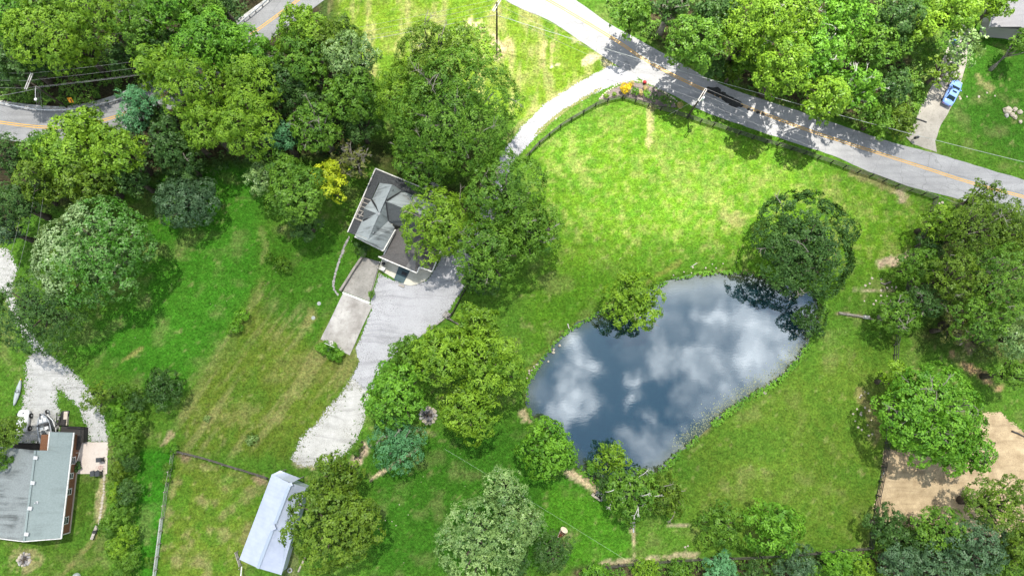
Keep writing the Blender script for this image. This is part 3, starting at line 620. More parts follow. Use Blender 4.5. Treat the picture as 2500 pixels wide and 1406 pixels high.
b = MB(); b.slab(zpts((942, 492, 6.99), (1052, 534, 6.99), (1030, 570, 4.3), (962, 546, 4.3), (948, 540, 4.6)), .14); b.build('roof', M_shm, house)  # south slope of the cross gable, shade painted into the shingle
b = MB(); b.slab(zpts((907, 489, 4.45), (888, 509, 5.5), (925, 523.5, 6.6)), .12); b.build('dormer_roof', M_sh, house)
b = MB(); b.slab(zpts((888, 509, 5.52), (886.5, 538, 4.45), (925, 524.5, 6.62)), .12); b.build('dormer_roof', M_shm, house)  # dormer slope turned from the sun, darkened by colour
b = MB()
for p, q in [((908, 488, 4.7), (926, 518, 6.75)), ((980, 465.5, 4.55), (944, 490, 7.05)), ((942, 493, 7.05), (947.5, 538, 4.75)), ((886, 538.5, 4.55), (923, 526, 6.7))]:
    b.bar(P(*p), P(*q), .26, .05)
b.build('valley_flashing', M_dk, house)
b = MB()
for p, q in [((917, 412, 3.02), (1092, 484, 3.02)), ((917, 412, 3.02), (849, 567, 3.02)), ((866, 578, 4.3), (936, 613, 4.3)), ((937, 611, 4.25), (965, 561, 4.25))]:
    b.bar(P(*p), P(*q), .16, .2)
b.build('gutter', M_fascia, house)
mainp = [P(*q) for q in ((930, 452, 4), (1075, 506, 4), (1035, 566, 4), (960, 545, 4), (934, 603, 4), (873, 576, 4))]
b = MB(); wallring(b, mainp, -.1, 4.05)
g = zpts((927, 449, 4.2), (957, 453, 6.8), (981, 466, 4.2)); b.add([*g, *[p + Vector((.1, -.2, 0)) for p in g]], [(0, 1, 2), (5, 4, 3), (0, 3, 4, 1), (1, 4, 5, 2)])
g = zpts((868, 575, 4.2), (897, 586, 6.8), (934, 609, 4.2)); b.add([*g, *[p + Vector((-.1, .25, 0)) for p in g]], [(0, 1, 2), (5, 4, 3), (0, 3, 4, 1), (1, 4, 5, 2)])
b.build('wall', M_wall, house)
b = MB()                                                    # open rafters in the porch roof
M_raft = mat('weathered_rafter', (.42, .38, .34), (.30, .27, .24), 3.0, .85)
for j in range(6):
    t = j / 5; a0 = P(887, 483, 3.12).lerp(P(866.5, 532, 3.12), t); a1 = P(908, 491, 4.15).lerp(P(886, 540, 4.15), t); b.bar(a0 + Vector((0, 0, .06)), a1 + Vector((0, 0, .06)), .12, .16)
b.bar(P(866, 533, 3.3), P(886, 541, 4.3), .14, .16); b.bar(P(889, 484, 3.3), P(867, 534, 3.3), .12, .14); b.bar(P(877, 530, 3.6), P(885, 519, 4.1), .14, .1)
b.build('rafters', M_raft, house)
b = MB(); b.slab(zpts((889, 482, 3.10), (909, 490, 4.17), (887, 540, 4.17), (867, 531, 3.10)), .03); b.build('rafter_deck', mat('raw_decking', (.22, .19, .16), (.34, .30, .26), 2.0, .9), house)
for (u, v, z) in ((926, 523, 6.75), (910, 568, 6.4), (977, 512, 6.2), (958, 465, 6.2)):
    c = P(u, v, z); q = MB().box(c, (.30, .30, .30), .4).lathe(c + Vector((0, 0, .15)), [(.22, 0), (.22, .10), (.05, .14)], 8); q.build('roof_vent', mat('vent_grey', (.24, .25, .26), (.32, .33, .33), 3.0, .8, .1) if (u != 958) else M_dk, house)
b = MB()
b.slab(zpts((965, 562, 3.2), (937, 622, 3.2), (925, 627, 3.15), (990, 653, 3.2), (1016, 615, 4.5), (1042, 560, 4.5), (1000, 545, 4.0)), .14)
b.slab(zpts((1016, 615, 4.52), (1013, 663, 3.2), (1018, 666, 3.2), (1024, 652, 3.3), (1055, 663, 3.2), (1076, 612, 3.2), (1100, 556, 3.2), (1042, 560, 4.52)), .14)
b.build('lower_roof', M_shb, house)
b = MB(); b.slab(zpts((1016, 615, 4.55), (989.5, 653, 3.22), (1013.5, 663, 3.22)), .1); b.build('lower_roof', shingle('shingle_hip', (.17, .16, .155), (.22, .21, .20), 1, 1.2, .3), house)
b = MB()
for p, q in [((924, 626.5, 3.2), (1018, 666.5, 3.2)), ((1018, 666, 3.2), (1024, 652, 3.3)), ((1024, 652, 3.3), (1055, 663.5, 3.2)), ((1055, 663.5, 3.2), (1077, 612, 3.2)), ((937, 622, 3.25), (966, 561, 3.25))]: b.bar(P(*p), P(*q), .17, .2)
b.build('gutter', M_fascia, house)
lp = [P(*q) for q in ((966, 566, 3.0), (942, 618, 3.0), (1012, 648, 3.0), (1052, 652, 3.0), (1072, 610, 3.0), (1092, 560, 3.0), (1020, 540, 3.0))]
b = MB(); wallring(b, lp, -.1, 3.0); b.build('wall', M_wall, house)
b = MB(); mtp = [P(*q) for q in ((958, 650, .15), (982, 659.5, .15), (985, 692, .15), (968, 684, .15))]
tm = MB().prism([tuple(P(u, v, .15)[:2]) for u, v in ((974, 650), (1001, 661), (985, 692), (961.5, 682.5))], .14, .165)
tag(tm.build('outdoor_rug', mat('blue_grey_carpet', (.060, .095, .105), (.085, .125, .135), 1.5, .95, .05)), 'blue grey outdoor rug on the front terrace of the grey house', 'rug')
c = P(987, 668, .17); tag(MB().box((c.x, c.y, .185), (.85, .5, .03), -.4).build('door_mat', M_dk), 'small black doormat on the blue grey rug', 'doormat')
def terrace_chair(u, v, rz, label):
    c = P(u, v, .14); t = thing('garden_chair', label, 'chair', (c.x, c.y, .14), rz, 'white chairs on the terrace'); Mw = mat('chair_white', (.74, .73, .68), None, rough=.5)
    mk = lambda n, parts: [None for _ in [0]] and None
    b = MB()
    for (ctr, sz) in (((0, 0, .42), (.56, .56, .07)),): b.box(ctr, sz)
    mesh_obj('seat', b.v, b.f, Mw, t)
    b = MB().box((0, .30, .72), (.56, .07, .62)); mesh_obj('backrest', b.v, b.f, Mw, t)
    for sx in (-1, 1):
        b = MB().box((sx * .30, 0, .62), (.07, .55, .05)); mesh_obj('armrest', b.v, b.f, Mw, t)
        for sy in (-1, 1): b = MB().box((sx * .24, sy * .24, .20), (.06, .06, .40)); mesh_obj('leg', b.v, b.f, Mw, t)
terrace_chair(942, 638, .6, 'white garden chair beside the house wall on the terrace'); terrace_chair(936, 657, 2.7, 'white garden chair at the corner of the terrace rail')
c = P(938.5, 646, .14); t = thing('kettle_grill', 'black round kettle grill between the two white chairs', 'grill', c)
b = MB().lathe((0, 0, .5), [(.06, 0), (.24, .10), (.29, .25), (.24, .40), (.08, .46)], 14); mesh_obj('bowl', b.v, b.f, M_dk, t, True)
for a in (0, 2.1, 4.2): b = MB().tube([(.12 * math.cos(a), .12 * math.sin(a), .55), (.26 * math.cos(a), .26 * math.sin(a), 0)], .018, 5); mesh_obj('leg', b.v, b.f, M_alu, t)
t = thing('terrace_railing', 'white railing along the short side of the front terrace', 'railing', P(931, 643, 0))
for h in (.45, .75, 1.05): MB().bar(P(934, 630, .14 + h), P(926, 657, .14 + h), .06, .08).build('rail', M_fascia, t)
for q in (0, .5, 1): p = P(934, 630, 0).lerp(P(926, 657, 0), q); MB().box((p.x, p.y, .65), (.09, .09, 1.1)).build('post', M_fascia, t)
c = P(983, 691, 0); c2 = P(985, 693, 0)
b = MB(); c = P(983.5, 691.5, 0); c = P(984, 689, 0)
cs = P(984, 690, 0)
bench = P(985, 700, 0); tag(MB().box((P(984, 690).x - .2, P(984, 698).y, .12), (.9, .3, .24), -.4).build('timber_step', M_wood), 'low grey timber step on the gravel in front of the rug', 'step')
# retaining wall left of the ramp, timber wall by the court, edgings
def wall_line(name, pts, wd, h, mt, label, cat, z0=-.1):
    w_ = [P(u, v, 0) for u, v in pts]; b = MB(); nr = []
    for i in range(len(w_)):
        d = (w_[min(i + 1, len(w_) - 1)] - w_[max(i - 1, 0)]).normalized(); nr.append(Vector((-d.y, d.x, 0)))
    outl = [(p + n_ * wd / 2) for p, n_ in zip(w_, nr)] + [(p - n_ * wd / 2) for p, n_ in list(zip(w_, nr))[::-1]]
    return tag(b.prism([(p.x, p.y) for p in outl], z0, h).build(name, mt), label, cat)
wall_line('retaining_wall', [(893, 619), (880, 637), (863, 662), (849, 685), (832, 711)], .32, .75, mat('wall_concrete', (.33, .30, .26), (.22, .20, .18), 1.5, .9), 'low concrete retaining wall along the left side of the ramp', 'wall')
wall_line('curb_wall', [(926, 640), (915, 676), (902, 722)], .22, .32, M_ramp, 'low concrete curb between the ramp and the gravel court', 'wall')
wall_line('timber_retaining_wall', [(1096, 778), (1115, 789), (1132, 800)], .22, .5, mat('old_sleeper', (.10, .09, .08), (.18, .16, .14), 2.0, .9), 'dark sleeper wall running down the lawn from the court steps', 'wall')
wall_line('stone_curb', [(1085, 777), (1060, 797), (1032, 817)], .22, .22, M_stoneg, 'grey stone curb along the lower right edge of the gravel court', 'curb')
wall_line('plank_border', [(885, 1076), (876, 1097), (866, 1120)], .12, .5, M_blk, 'dark plank border at the end of the gravel path', 'border')
st_ = thing('garden_steps', 'short flight of stone steps at the corner of the gravel court', 'steps', P(1092, 770, 0))
for j in range(3):
    p = P(1086 + j * 5, 766 + j * 3.5, 0); MB().box((p.x, p.y, .14 - j * .04), (.36, .95, .25), -.62).build('step', M_stoneg, st_)
# edging stones of the curved path
rs = random.Random(9)
def stones(path, n, r, name, label, cat, group, mt, jit=.1, flat=.5):
    w_ = smooth([P(u, v, 0) for u, v in path], 8); L = [0]
    for a, c_ in zip(w_[:-1], w_[1:]): L.append(L[-1] + (c_ - a).length)
    for i in range(n):
        d = L[-1] * (i + .5) / n; j = next(q for q in range(1, len(L)) if L[q] >= d); p = w_[j - 1].lerp(w_[j], (d - L[j - 1]) / max(L[j] - L[j - 1], 1e-6))
        p = p + Vector((rs.uniform(-jit, jit), rs.uniform(-jit, jit), 0)); rr = r * rs.uniform(.75, 1.25)
        tag(MB().rock((p.x, p.y, 0), rr, rs, flat).build(name, mt), label, cat, group)
stones([(853, 577), (842, 600), (827, 640), (817, 675), (814, 700), (825, 720)], 44, .19, 'edging_stone', 'greyish tan edging stone in the curved row on the lawn beside the ramp', 'stone', 'edging stones of the curved row', M_stoneg, .06)
stones([(264, 1085), (255, 1150), (253, 1200), (246, 1250), (240, 1295)], 30, .22, 'edging_stone', 'pale edging stone in the long row right of the brick house lawn', 'stone', 'edging stones of the brick house lawn', M_stone, .04)
stones([(1640, 668), (1690, 657), (1780, 650)], 8, .14, 'shore_stone', 'pale stone in the row on the grass above the pond', 'stone', 'stones above the pond', M_stone, .6)
stones([(1315, 890), (1300, 905), (1288, 925)], 9, .17, 'shore_stone', 'pale stone on the left bank of the pond', 'stone', 'stones on the left pond bank', M_stone, .35)
stones([(1375, 830), (1365, 842), (1328, 882)], 4, .2, 'shore_stone', 'small stone on the upper left bank of the pond', 'stone', 'stones on the upper left pond bank', M_stone, .5)
stones([(2105, 692), (2150, 690), (2180, 695), (2165, 712), (2145, 722), (2148, 740), (2108, 744)], 14, .18, 'field_stone', 'pale field stone scattered on the grass left of the right grove', 'stone', 'field stones by the right grove', M_stone, .8)
stones([(2112, 955), (2095, 995), (2120, 1010), (2105, 1042), (2135, 1060)], 18, .16, 'field_stone', 'pale field stone scattered left of the large bright tree', 'stone', 'field stones by the bright tree', M_stone, 1.1)
stones([(2338, 232), (2345, 252), (2343, 240), (2387, 233), (2386, 243), (2402, 225), (2440, 236)], 7, .2, 'field_stone', 'pale stone on the lawn right of the blue car', 'stone', 'stones on the car lawn', M_stone, .3)
stones([(905, 1260), (950, 1270), (985, 1245), (965, 1290)], 6, .08, 'field_stone', 'small pale stone on the lawn right of the barn oaks', 'stone', 'stones on the lower lawn', M_stone, 1.6)
stones([(1668, 1333), (1683, 1333)], 2, .2, 'field_stone', 'pale stone above the bottom fence near the round tree', 'stone', 'stones above the bottom fence', M_stone, .1)
stones([(1865, 958), (1870, 959)], 1, .28, 'field_stone', 'single white stone on the meadow beside the lower right bank', 'stone', None, M_stone, .0)
stones([(2290, 498), (2304, 494)], 2, .2, 'field_stone', 'pale stone just outside the fence corner by the road', 'stone', 'stones outside the fence corner', M_stone, .0)
stones([(1462, 243), (1475, 231), (1500, 212), (1530, 197), (1570, 200), (1600, 213), (1640, 238), (1668, 262)], 40, .17, 'bed_stone', 'pale border stone round the roadside flower bed', 'stone', 'border stones of the roadside bed', M_stone, .06)
for (u, v, r, mt, lab) in [(2458, 271, .75, M_stone, 'largest tan boulder of the pile on the right lawn'), (2477, 268, .45, M_stone, 'rounded pale boulder at the top of the pile on the right lawn'), (2489, 275, .48, M_stone, 'pale boulder at the right end of the pile on the right lawn'),
                           (2470, 281, .45, M_stone, 'pink boulder in the middle of the pile on the right lawn'), (2457, 283, .40, M_stoneg, 'grey boulder at the lower left of the pile on the right lawn'), (2477, 287, .42, M_stone, 'tan boulder at the lower end of the pile on the right lawn'), (2490, 298, .35, M_stone, 'small boulder lying below the pile on the right lawn')]:
    c = P(u, v); tag(MB().rock((c.x, c.y, .05), r, rs, .8).build('boulder', mt), lab, 'boulder', 'boulders on the right lawn')
for j in range(13):
    u, v = 1040 + (j % 5) * 10 + rs.uniform(-3, 3), 446 + (j // 5) * 7 + (j % 5) * 3 + rs.uniform(-2, 2); c = P(u, v); tag(MB().rock((c.x, c.y, 0), .34, rs, .6).build('rubble_stone', M_stoneg), 'flat rubble stone in the patch behind the grey house', 'stone', 'rubble stones behind the grey house')
for (u, v, a, sx, sy, lab) in [(1455, 1212, -.6, 1.5, .45, 'long tan stone slab lying at the foot of the pond'), (1461, 1206, -.5, .95, .8, 'square grey stone slab at the foot of the pond'), (1470, 1214, .5, .95, .75, 'tilted grey stone slab nearest the dark bush')]:
    c = P(u, v); tag(MB().box((c.x, c.y, .12), (sx, sy, .24), a).build('stone_slab', M_stoneg if 'grey' in lab else M_stone), lab, 'stone slab', 'stone slabs at the pond foot')
def ring(u, v, r, n, label, mt, inner=True):
    c = P(u, v); t = thing('fire_ring', label, 'fire pit', (c.x, c.y, 0))
    b = MB()
    for j in range(n): a = 2 * PI * (j + rs.uniform(-.2, .2)) / n; r2 = r * rs.uniform(.9, 1.1); MB().rock((c.x + r2 * math.cos(a), c.y + r2 * math.sin(a), 0), r * rs.uniform(2.9, 4.3) / n, rs, .8).build('ring_stone', (M_stone, M_stoneg)[rs.random() < .55], t)
    MB().prism([(c.x + r * .85 * math.cos(a), c.y + r * .85 * math.sin(a)) for a in np.linspace(0, 2 * PI, 15)[:-1]], .0, .05).build('ash_bed', mat('ash', (.10, .09, .09), (.30, .29, .29), 3.0, .95), t)
    for j in range(5): a = rs.uniform(0, PI); d = Vector((math.cos(a), math.sin(a), 0)) * r * .6; MB().tube([Vector((c.x, c.y, .10 + .05 * j)) - d, Vector((c.x, c.y, .16 + .05 * j)) + d], .07, 6).build('log', M_barkd, t)
ring(60, 1365, .85, 14, 'round stone fire ring with charred logs on the brick house lawn', M_stone)
ring(1045, 1013, 1.15, 14, 'grey stone fire ring full of ash under the chestnuts', M_stoneg)

# brick house at the lower left
brick = thing('brick_house', 'long brown brick house with grey green shingle roof at the lower left edge', 'house', (P(90, 1200, 0).x, P(90, 1200, 0).y, 0))
M_shg = shingle('shingle_green', (.185, .225, .222), (.24, .285, .28), 1, 1.45, .35, (.10, .12, .12)); M_shg2 = shingle('shingle_green_stained', (.17, .19, .19), (.24, .265, .265), 1, 0.05, .75, (.05, .055, .055))
b = MB(); b.slab(zpts((86, 1099, 4.5), (58.6, 1320, 4.5), (150, 1314, 2.6), (166, 1180, 2.6), (175, 1100, 2.6)), .15); b.build('roof', M_shg, brick)
b = MB(); b.slab(zpts((86, 1099, 4.52), (58.6, 1320, 4.52), (-42, 1308, 2.6), (-12, 1089, 2.6)), .15); b.build('roof', M_shg2, brick)
b = MB(); b.slab(zpts((142, 1054.5, 3.40), (138, 1100, 3.47), (175, 1100, 2.62), (181, 1055.5, 2.6)), .15); b.slab(zpts((142, 1054.5, 3.42), (121.5, 1054, 3.2), (117, 1099, 3.3), (138, 1100, 3.49)), .15); b.build('entry_roof', M_shg, brick)
b = MB()
for p, q in [((181, 1055.5, 2.6), (150, 1314, 2.6)), ((121.5, 1054, 3.2), (117, 1099, 3.3))]: b.bar(P(*p), P(*q), .14, .18)
b.build('gutter', M_fascia, brick)
b = MB()
for p, q in [((150, 1314, 2.62), (58.6, 1321, 4.5)), ((58.6, 1321, 4.5), (-42, 1309, 2.6))]: b.bar(P(*p), P(*q), .10, .2)
b.build('gable_trim', M_fascia, brick)
b = MB(); b.bar(P(86, 1099, 4.56), P(58.6, 1320, 4.56), .3, .06); b.build('ridge_cap', M_shg, brick)
M_brick = mat('brown_brick', (.155, .075, .042), (.215, .11, .065), 6.0, .9, .1)
eN, eS = P(175, 1100, 2.6), P(150, 1314, 2.6); ax = (eS - eN).normalized(); pr = Vector((ax.y, -ax.x, 0)); pr = -pr if pr.x < 0 else pr
w0 = eN - pr * .45 + ax * .35; w1 = eS - pr * .45 - ax * .35; dR = (P(86, 1099, 4.5) - eN).dot(-pr); dW = (P(-12, 1089, 2.6) - eN).dot(-pr)
b = MB().prism([tuple(q[:2]) for q in (w0, w1, w1 - pr * (dW - .9), w0 - pr * (dW - .9))], -.1, 2.5)
gS = [w1 - Vector((0, 0, .1)), w1 - pr * (dW - .9) - Vector((0, 0, .1)), w1 - pr * (dR - .45) + Vector((0, 0, 1.62))]; b.add([*gS, *[q - ax * .2 for q in gS]], [(0, 1, 2), (5, 4, 3), (0, 3, 4, 1), (1, 4, 5, 2), (2, 5, 3, 0)])
gN = [q - ax * ((w1 - w0).length - .2) for q in gS]; b.add([*gN, *[q - ax * .2 for q in gN]], [(0, 1, 2), (5, 4, 3), (0, 3, 4, 1), (1, 4, 5, 2), (2, 5, 3, 0)])
e0 = P(178, 1057, 2.6) - pr * .4 + ax * .3; b.prism([tuple(q[:2]) for q in (e0, w0, w0 - pr * 4.2, e0 - pr * 4.2)], -.1, 2.45)
b.build('wall', M_brick, brick)
LW = (w1 - w0).length
for t_, wl, ht in ((.10, .95, 1.1), (.29, .75, .95), (.485, .8, 1.0), (.835, .95, 1.1)):
    c = w0 + ax * (LW * t_); c = Vector((c.x, c.y, 1.35)) + pr * .03; rz = math.atan2(ax.y, ax.x)
    f = MB()
    for (dx, dz, sx_, sz_) in ((0, ht / 2, wl + .16, .09), (0, -ht / 2, wl + .16, .09), (-wl / 2, 0, .09, ht), (wl / 2, 0, .09, ht), (0, 0, wl, .05)): f.box(c + ax * dx + Vector((0, 0, dz)), (sx_, .1, sz_), rz)
    fr_ = f.build('window', M_fascia, brick)
    g_ = MB().box(c - pr * .01, (wl - .05, .05, ht - .05), rz); gl_ = g_.build('glass', M_glass, None); gl_.parent = fr_; gl_.matrix_parent_inverse = (Matrix.Translation(brick.location)).inverted()
b = MB().box(w1 + pr * .03 - Vector((0, 0, 1.3)), (.12, .12, 2.6), 0); b.build('downspout', M_fascia, brick)
b = MB(); b.bar(Vector((w0.x, w0.y, .08)) + pr * .05, Vector((w1.x, w1.y, .08)) + pr * .05, .12, .2); b.build('base_course', mat('base_tan', (.40, .34, .27), None), brick)
for (u, v, z) in ((88, 1117, 4.45), (81, 1178, 4.45), (74, 1240, 4.45), (66, 1303, 4.45)): c = P(u, v, z); MB().box(c, (.5, .42, .22), -.1).box(c + Vector((0, 0, .14)), (.56, .48, .05), -.1).build('roof_vent', M_alu, brick)
c = P(90, 1226, 4.1); MB().tube([c, c + Vector((0, 0, .5))], .06, 8).box(c, (.35, .35, .06)).build('vent_pipe', M_alu, brick)
c = w0 - pr * 5.3 - ax * .05; MB().box((c.x, c.y, 1.15), (2.1, .12, 2.2), math.atan2(pr.y, pr.x)).build('front_door', mat('door_white', (.75, .72, .68), None, rough=.4), brick)
M_deck = mat('dark_decking', (.030, .027, .025), (.055, .050, .047), 4.0, .8, stretch=((1, 8, 1), .1)); M_rail = mat('rail_black', (.012, .012, .012), None, rough=.5)
dk = thing('deck', 'black timber deck with railing and stairs round the entry of the brick house', 'deck', (P(180, 1060, 0).x, P(180, 1060, 0).y, 0))
MB().prism([tuple(P(u, v, .8)[:2]) for u, v in ((150, 1040), (208, 1043), (206, 1080), (193, 1080), (188, 1098), (172, 1098), (176, 1060), (146, 1056))], -.05, .8).build('platform', M_deck, dk)
MB().prism([tuple(P(u, v, .6)[:2]) for u, v in ((35, 1081), (120, 1083), (118, 1098), (30, 1096))], -.05, .6).build('porch_floor', M_deck, dk)
for j in range(5):
    t_ = j / 4; p = P(156, 1034, 0).lerp(P(161, 1006, 0), t_); MB().box((p.x, p.y, .36 - t_ * .28), (1.15, .42, .72 - t_ * .56), .05).build('stair_tread', M_deck, dk)
def rail(par, pts, z0, h, step, mt, pk=.035):
    for (u, v), (u2, v2) in zip(pts[:-1], pts[1:]):
        a, c_ = P(u, v, z0), P(u2, v2, z0); b = MB(); b.bar(a + Vector((0, 0, h)), c_ + Vector((0, 0, h)), .10, .06); b.bar(a + Vector((0, 0, .12)), c_ + Vector((0, 0, .12)), .06, .05)
        n = max(2, int((c_ - a).length / step))
        for j in range(n + 1): p = a.lerp(c_, j / n); b.box((p.x, p.y, z0 + h / 2), (pk * (2 if j in (0, n) else 1), pk * (2 if j in (0, n) else 1), h))
        b.build('railing', mt, par)
rail(dk, [(208, 1042), (206, 1079)], .8, 1.0, .16, M_rail); rail(dk, [(166, 1040), (208, 1042)], .8, 1.0, .16, M_rail); rail(dk, [(139, 1057), (147, 1036), (150, 1008)], .5, 1.0, .2, M_rail); rail(dk, [(37, 1081), (118, 1082)], .6, .95, .16, M_rail)
wall_line('stone_step_wall', [(163, 1038), (165, 1004)], .55, .45, mat('tan_block', (.52, .43, .35), (.62, .54, .45), 2.0, .9), 'tan block wall beside the deck stairs', 'wall')
def bin_(u, v, rz, label):
    c = P(u, v, .09); t = thing('wheelie_bin', label, 'bin', (c.x, c.y, .09), rz, 'bins on the pink patio'); Mb = mat('bin_plastic', (.030, .034, .038), (.045, .05, .055), 3.0, .5, .4)
    b = MB(); b.add([(-.22, -.26, .05), (.22, -.26, .05), (.22, .26, .05), (-.22, .26, .05), (-.29, -.35, .95), (.29, -.35, .95), (.29, .33, .95), (-.29, .33, .95)], [(3, 2, 1, 0), (4, 5, 6, 7), (0, 1, 5, 4), (1, 2, 6, 5), (2, 3, 7, 6), (3, 0, 4, 7)]); mesh_obj('body', b.v, b.f, Mb, t)
    b = MB().box((0, -.01, 1.0), (.64, .74, .07)).box((0, -.02, 1.05), (.5, .55, .04)); mesh_obj('lid', b.v, b.f, Mb, t); b = MB().tube([(-.24, .40, .92), (.24, .40, .92)], .025, 6); mesh_obj('handle', b.v, b.f, Mb, t)
    for s in (-1, 1): b = MB().tube([(s * .24, .30, .12), (s * .31, .30, .12)], .12, 10); mesh_obj('wheel', b.v, b.f, M_dk, t)
bin_(250, 1121, -1.5, 'dark bin standing alone on the pink patio edge'); bin_(235, 1154, .1, 'left dark bin of the pair at the lower patio corner'); bin_(247, 1154, .1, 'right dark bin of the pair at the lower patio corner')
c = P(249, 1140, .09); t = thing('wire_chair', 'thin red wire chair on the pink patio between the bins', 'chair', (c.x, c.y, .09)); Mr = mat('red_wire', (.45, .10, .07), None)
b = MB()
for j in range(10): a = j / 10 * 2 * PI; b.tube([(.28 * math.cos(a), .28 * math.sin(a), .42), (.28 * math.cos(a + .63), .28 * math.sin(a + .63), .42)], .016, 4)
b.tube([(-.28, 0, .42), (.28, 0, .42)], .012, 4); b.tube([(0, -.28, .42), (0, .28, .42)], .012, 4); mesh_obj('seat', b.v, b.f, Mr, t)
for a in (.8, 2.4, 3.9, 5.5): b = MB().tube([(.25 * math.cos(a), .25 * math.sin(a), .42), (.30 * math.cos(a), .30 * math.sin(a), 0)], .014, 4); mesh_obj('leg', b.v, b.f, Mr, t)
b = MB().tube([(-.25, -.12, .42), (-.38, -.15, .85), (-.38, .15, .85), (-.25, .12, .42)], .014, 4); mesh_obj('backrest', b.v, b.f, Mr, t)
for j, (u, v, lab) in enumerate([(195, 1128, 'uppermost potted plant along the brick wall on the pink patio'), (196, 1134, 'second potted plant along the brick wall'), (191, 1140, 'leafy potted plant nearest the brick wall'), (198, 1141, 'potted plant standing farthest onto the pink patio'), (190, 1148, 'lowest potted plant by the patio corner at the brick wall')]):
    c = P(u, v, .09); t = thing('potted_plant', lab, 'potted plant', (c.x, c.y, .09), 0, 'pots along the brick wall'); b = MB().lathe((0, 0, 0), [(.13, 0), (.19, .34), (.15, .34), (.0, .30)], 10); mesh_obj('pot', b.v, b.f, M_dk, t)
    rg = np.random.default_rng(400 + j); n = 40; d = rg.normal(size=(n, 3)); d /= np.linalg.norm(d, axis=1, keepdims=True); d[:, 2] = np.abs(d[:, 2]); cc = np.array([0, 0, .45]) + d * .26; s_ = np.cross(d, rg.normal(size=(n, 3))); s_ /= np.linalg.norm(s_, axis=1, keepdims=True); e_ = np.cross(d, s_)
    quad_mesh('foliage', np.stack([cc - e_ * .13, cc + s_ * .07, cc + e_ * .13, cc - s_ * .07], 1), SPEC['dark'], t, rg.random(n))
t = thing('step_handrail', 'white handrail at the side door of the brick house', 'handrail', P(191, 1118, .09)); MB().bar(P(195, 1104, .95), P(186, 1128, .75), .07, .07).build('rail', M_fascia, t)
for u, v in ((195, 1104), (186, 1128)): p = P(u, v, 0); MB().box((p.x, p.y, .5), (.06, .06, .9)).build('post', M_fascia, t)
c = P(238, 1296, 0); t = thing('charcoal_grill', 'small black charcoal grill at the end of the stone edging', 'grill', c); b = MB().box((0, 0, .55), (.55, .4, .28)).tube([(-.27, 0, .7), (.27, 0, .7)], .19, 10); mesh_obj('firebox', b.v, b.f, M_dk, t)
for sx in (-1, 1):
    for sy in (-1, 1): b = MB().box((sx * .22, sy * .15, .22), (.04, .04, .44)); mesh_obj('leg', b.v, b.f, M_dk, t)
t = thing('garden_bench', 'weathered narrow bench beside the small charcoal grill', 'bench', P(234, 1298, 0)); cb = P(234, 1298, 0)
MB().box((cb.x, cb.y, .45), (.4, 2.0, .07), -.3).build('seat', M_wood, t)
for s in (-1, 1): MB().box((cb.x + s * .24, cb.y + s * .75, .21), (.34, .08, .42), -.3).build('leg', M_wood, t)
c = P(187, 1408, 0); tag(MB().lathe((c.x, c.y, 0), [(.6, 0), (.55, .25), (.36, .42), (.1, .5)], 14).build('tarp_heap', mat('grey_tarp', (.22, .25, .24), (.34, .38, .36), 1.5, .5), None, True), 'pale grey tarp covered heap cut by the bottom edge', 'tarp')

# metal barn
barn = thing('metal_barn', 'pale blue white metal barn with raised ridge beside the paddock', 'barn', (P(665, 1275, 0).x, P(665, 1275, 0).y, 0))
M_tin = mat('pale_tin', (.42, .46, .57), (.48, .52, .62), .8, .38, .5, .35); M_tinw = mat('tin_wall', (.40, .46, .52), (.46, .52, .58), 1.0, .5, .4, .3)
def ribbed(q4, n, th=.05):
    """corrugated roof plane between eave a0-a1 and ridge b0-b1"""
    a0, a1, b0, b1 = (Vector(x) for x in q4); nrm = (a1 - a0).cross(b0 - a0).normalized(); nrm = -nrm if nrm.z < 0 else nrm; b = MB(); vs = []; fs = []
    for i in range(n * 4 + 1):
        t = i / (n * 4); h = (.0, .012, .012, .0)[i % 4]; vs += [a0.lerp(a1, t) + nrm * h, b0.lerp(b1, t) + nrm * h]
    fs = [(2 * i, 2 * i + 2, 2 * i + 3, 2 * i + 1) for i in range(n * 4)]; b.add(vs, fs)
    lo_ = [x - nrm * th for x in (a0, a1, b1, b0)]; b.add(lo_, [(3, 2, 1, 0)]); b.add([a0, a1, lo_[1], lo_[0]], [(0, 1, 2, 3)]); b.add([b0, b1, lo_[2], lo_[3]], [(0, 1, 2, 3)]); b.add([a0, b0, lo_[3], lo_[0]], [(0, 1, 2, 3)]); b.add([a1, b1, lo_[2], lo_[1]], [(0, 1, 2, 3)])
    return b
rN, rS = P(709.5, 1180, 4.6), P(630, 1386, 4.6)
ribbed((P(663.7, 1157, 3.0), P(584.4, 1365, 3.0), rN, rS), 22).build('roof', M_tin, barn)
ribbed((P(747, 1189, 3.0), P(687, 1403, 3.0), rN + Vector((0, 0, .003)), rS + Vector((0, 0, .003))), 22).build('roof', M_tin, barn)
M_ridge = mat('ridge_tin', (.36, .42, .50), None, rough=.4, metal=.4); b = MB(); cen_ = rN.lerp(rS, .52)
b.bar(rN + Vector((0, 0, .10)), cen_ + (rN - rS).normalized() * .5 + Vector((0, 0, .10)), .42, .12); b.build('ridge_cap', M_ridge, barn); MB().bar(cen_ - (rN - rS).normalized() * .4 + Vector((0, 0, .10)), rS + Vector((0, 0, .10)), .42, .12).build('ridge_cap', M_ridge, barn)
MB().box(cen_ + Vector((0, 0, .2)), (.7, .7, .4), .4).build('ridge_vent', M_tin, barn); MB().box(rN + Vector((.05, -.1, .12)), (.5, .5, .16), .4).build('ridge_vent', M_tin, barn)
ln0, ln1 = P(684, 1148, 2.7), P(733, 1167, 2.4); ribbed((ln0, ln1, P(663.7, 1157.5, 3.05), P(711, 1179, 4.0)), 6).build('lean_to_roof', M_tin, barn)
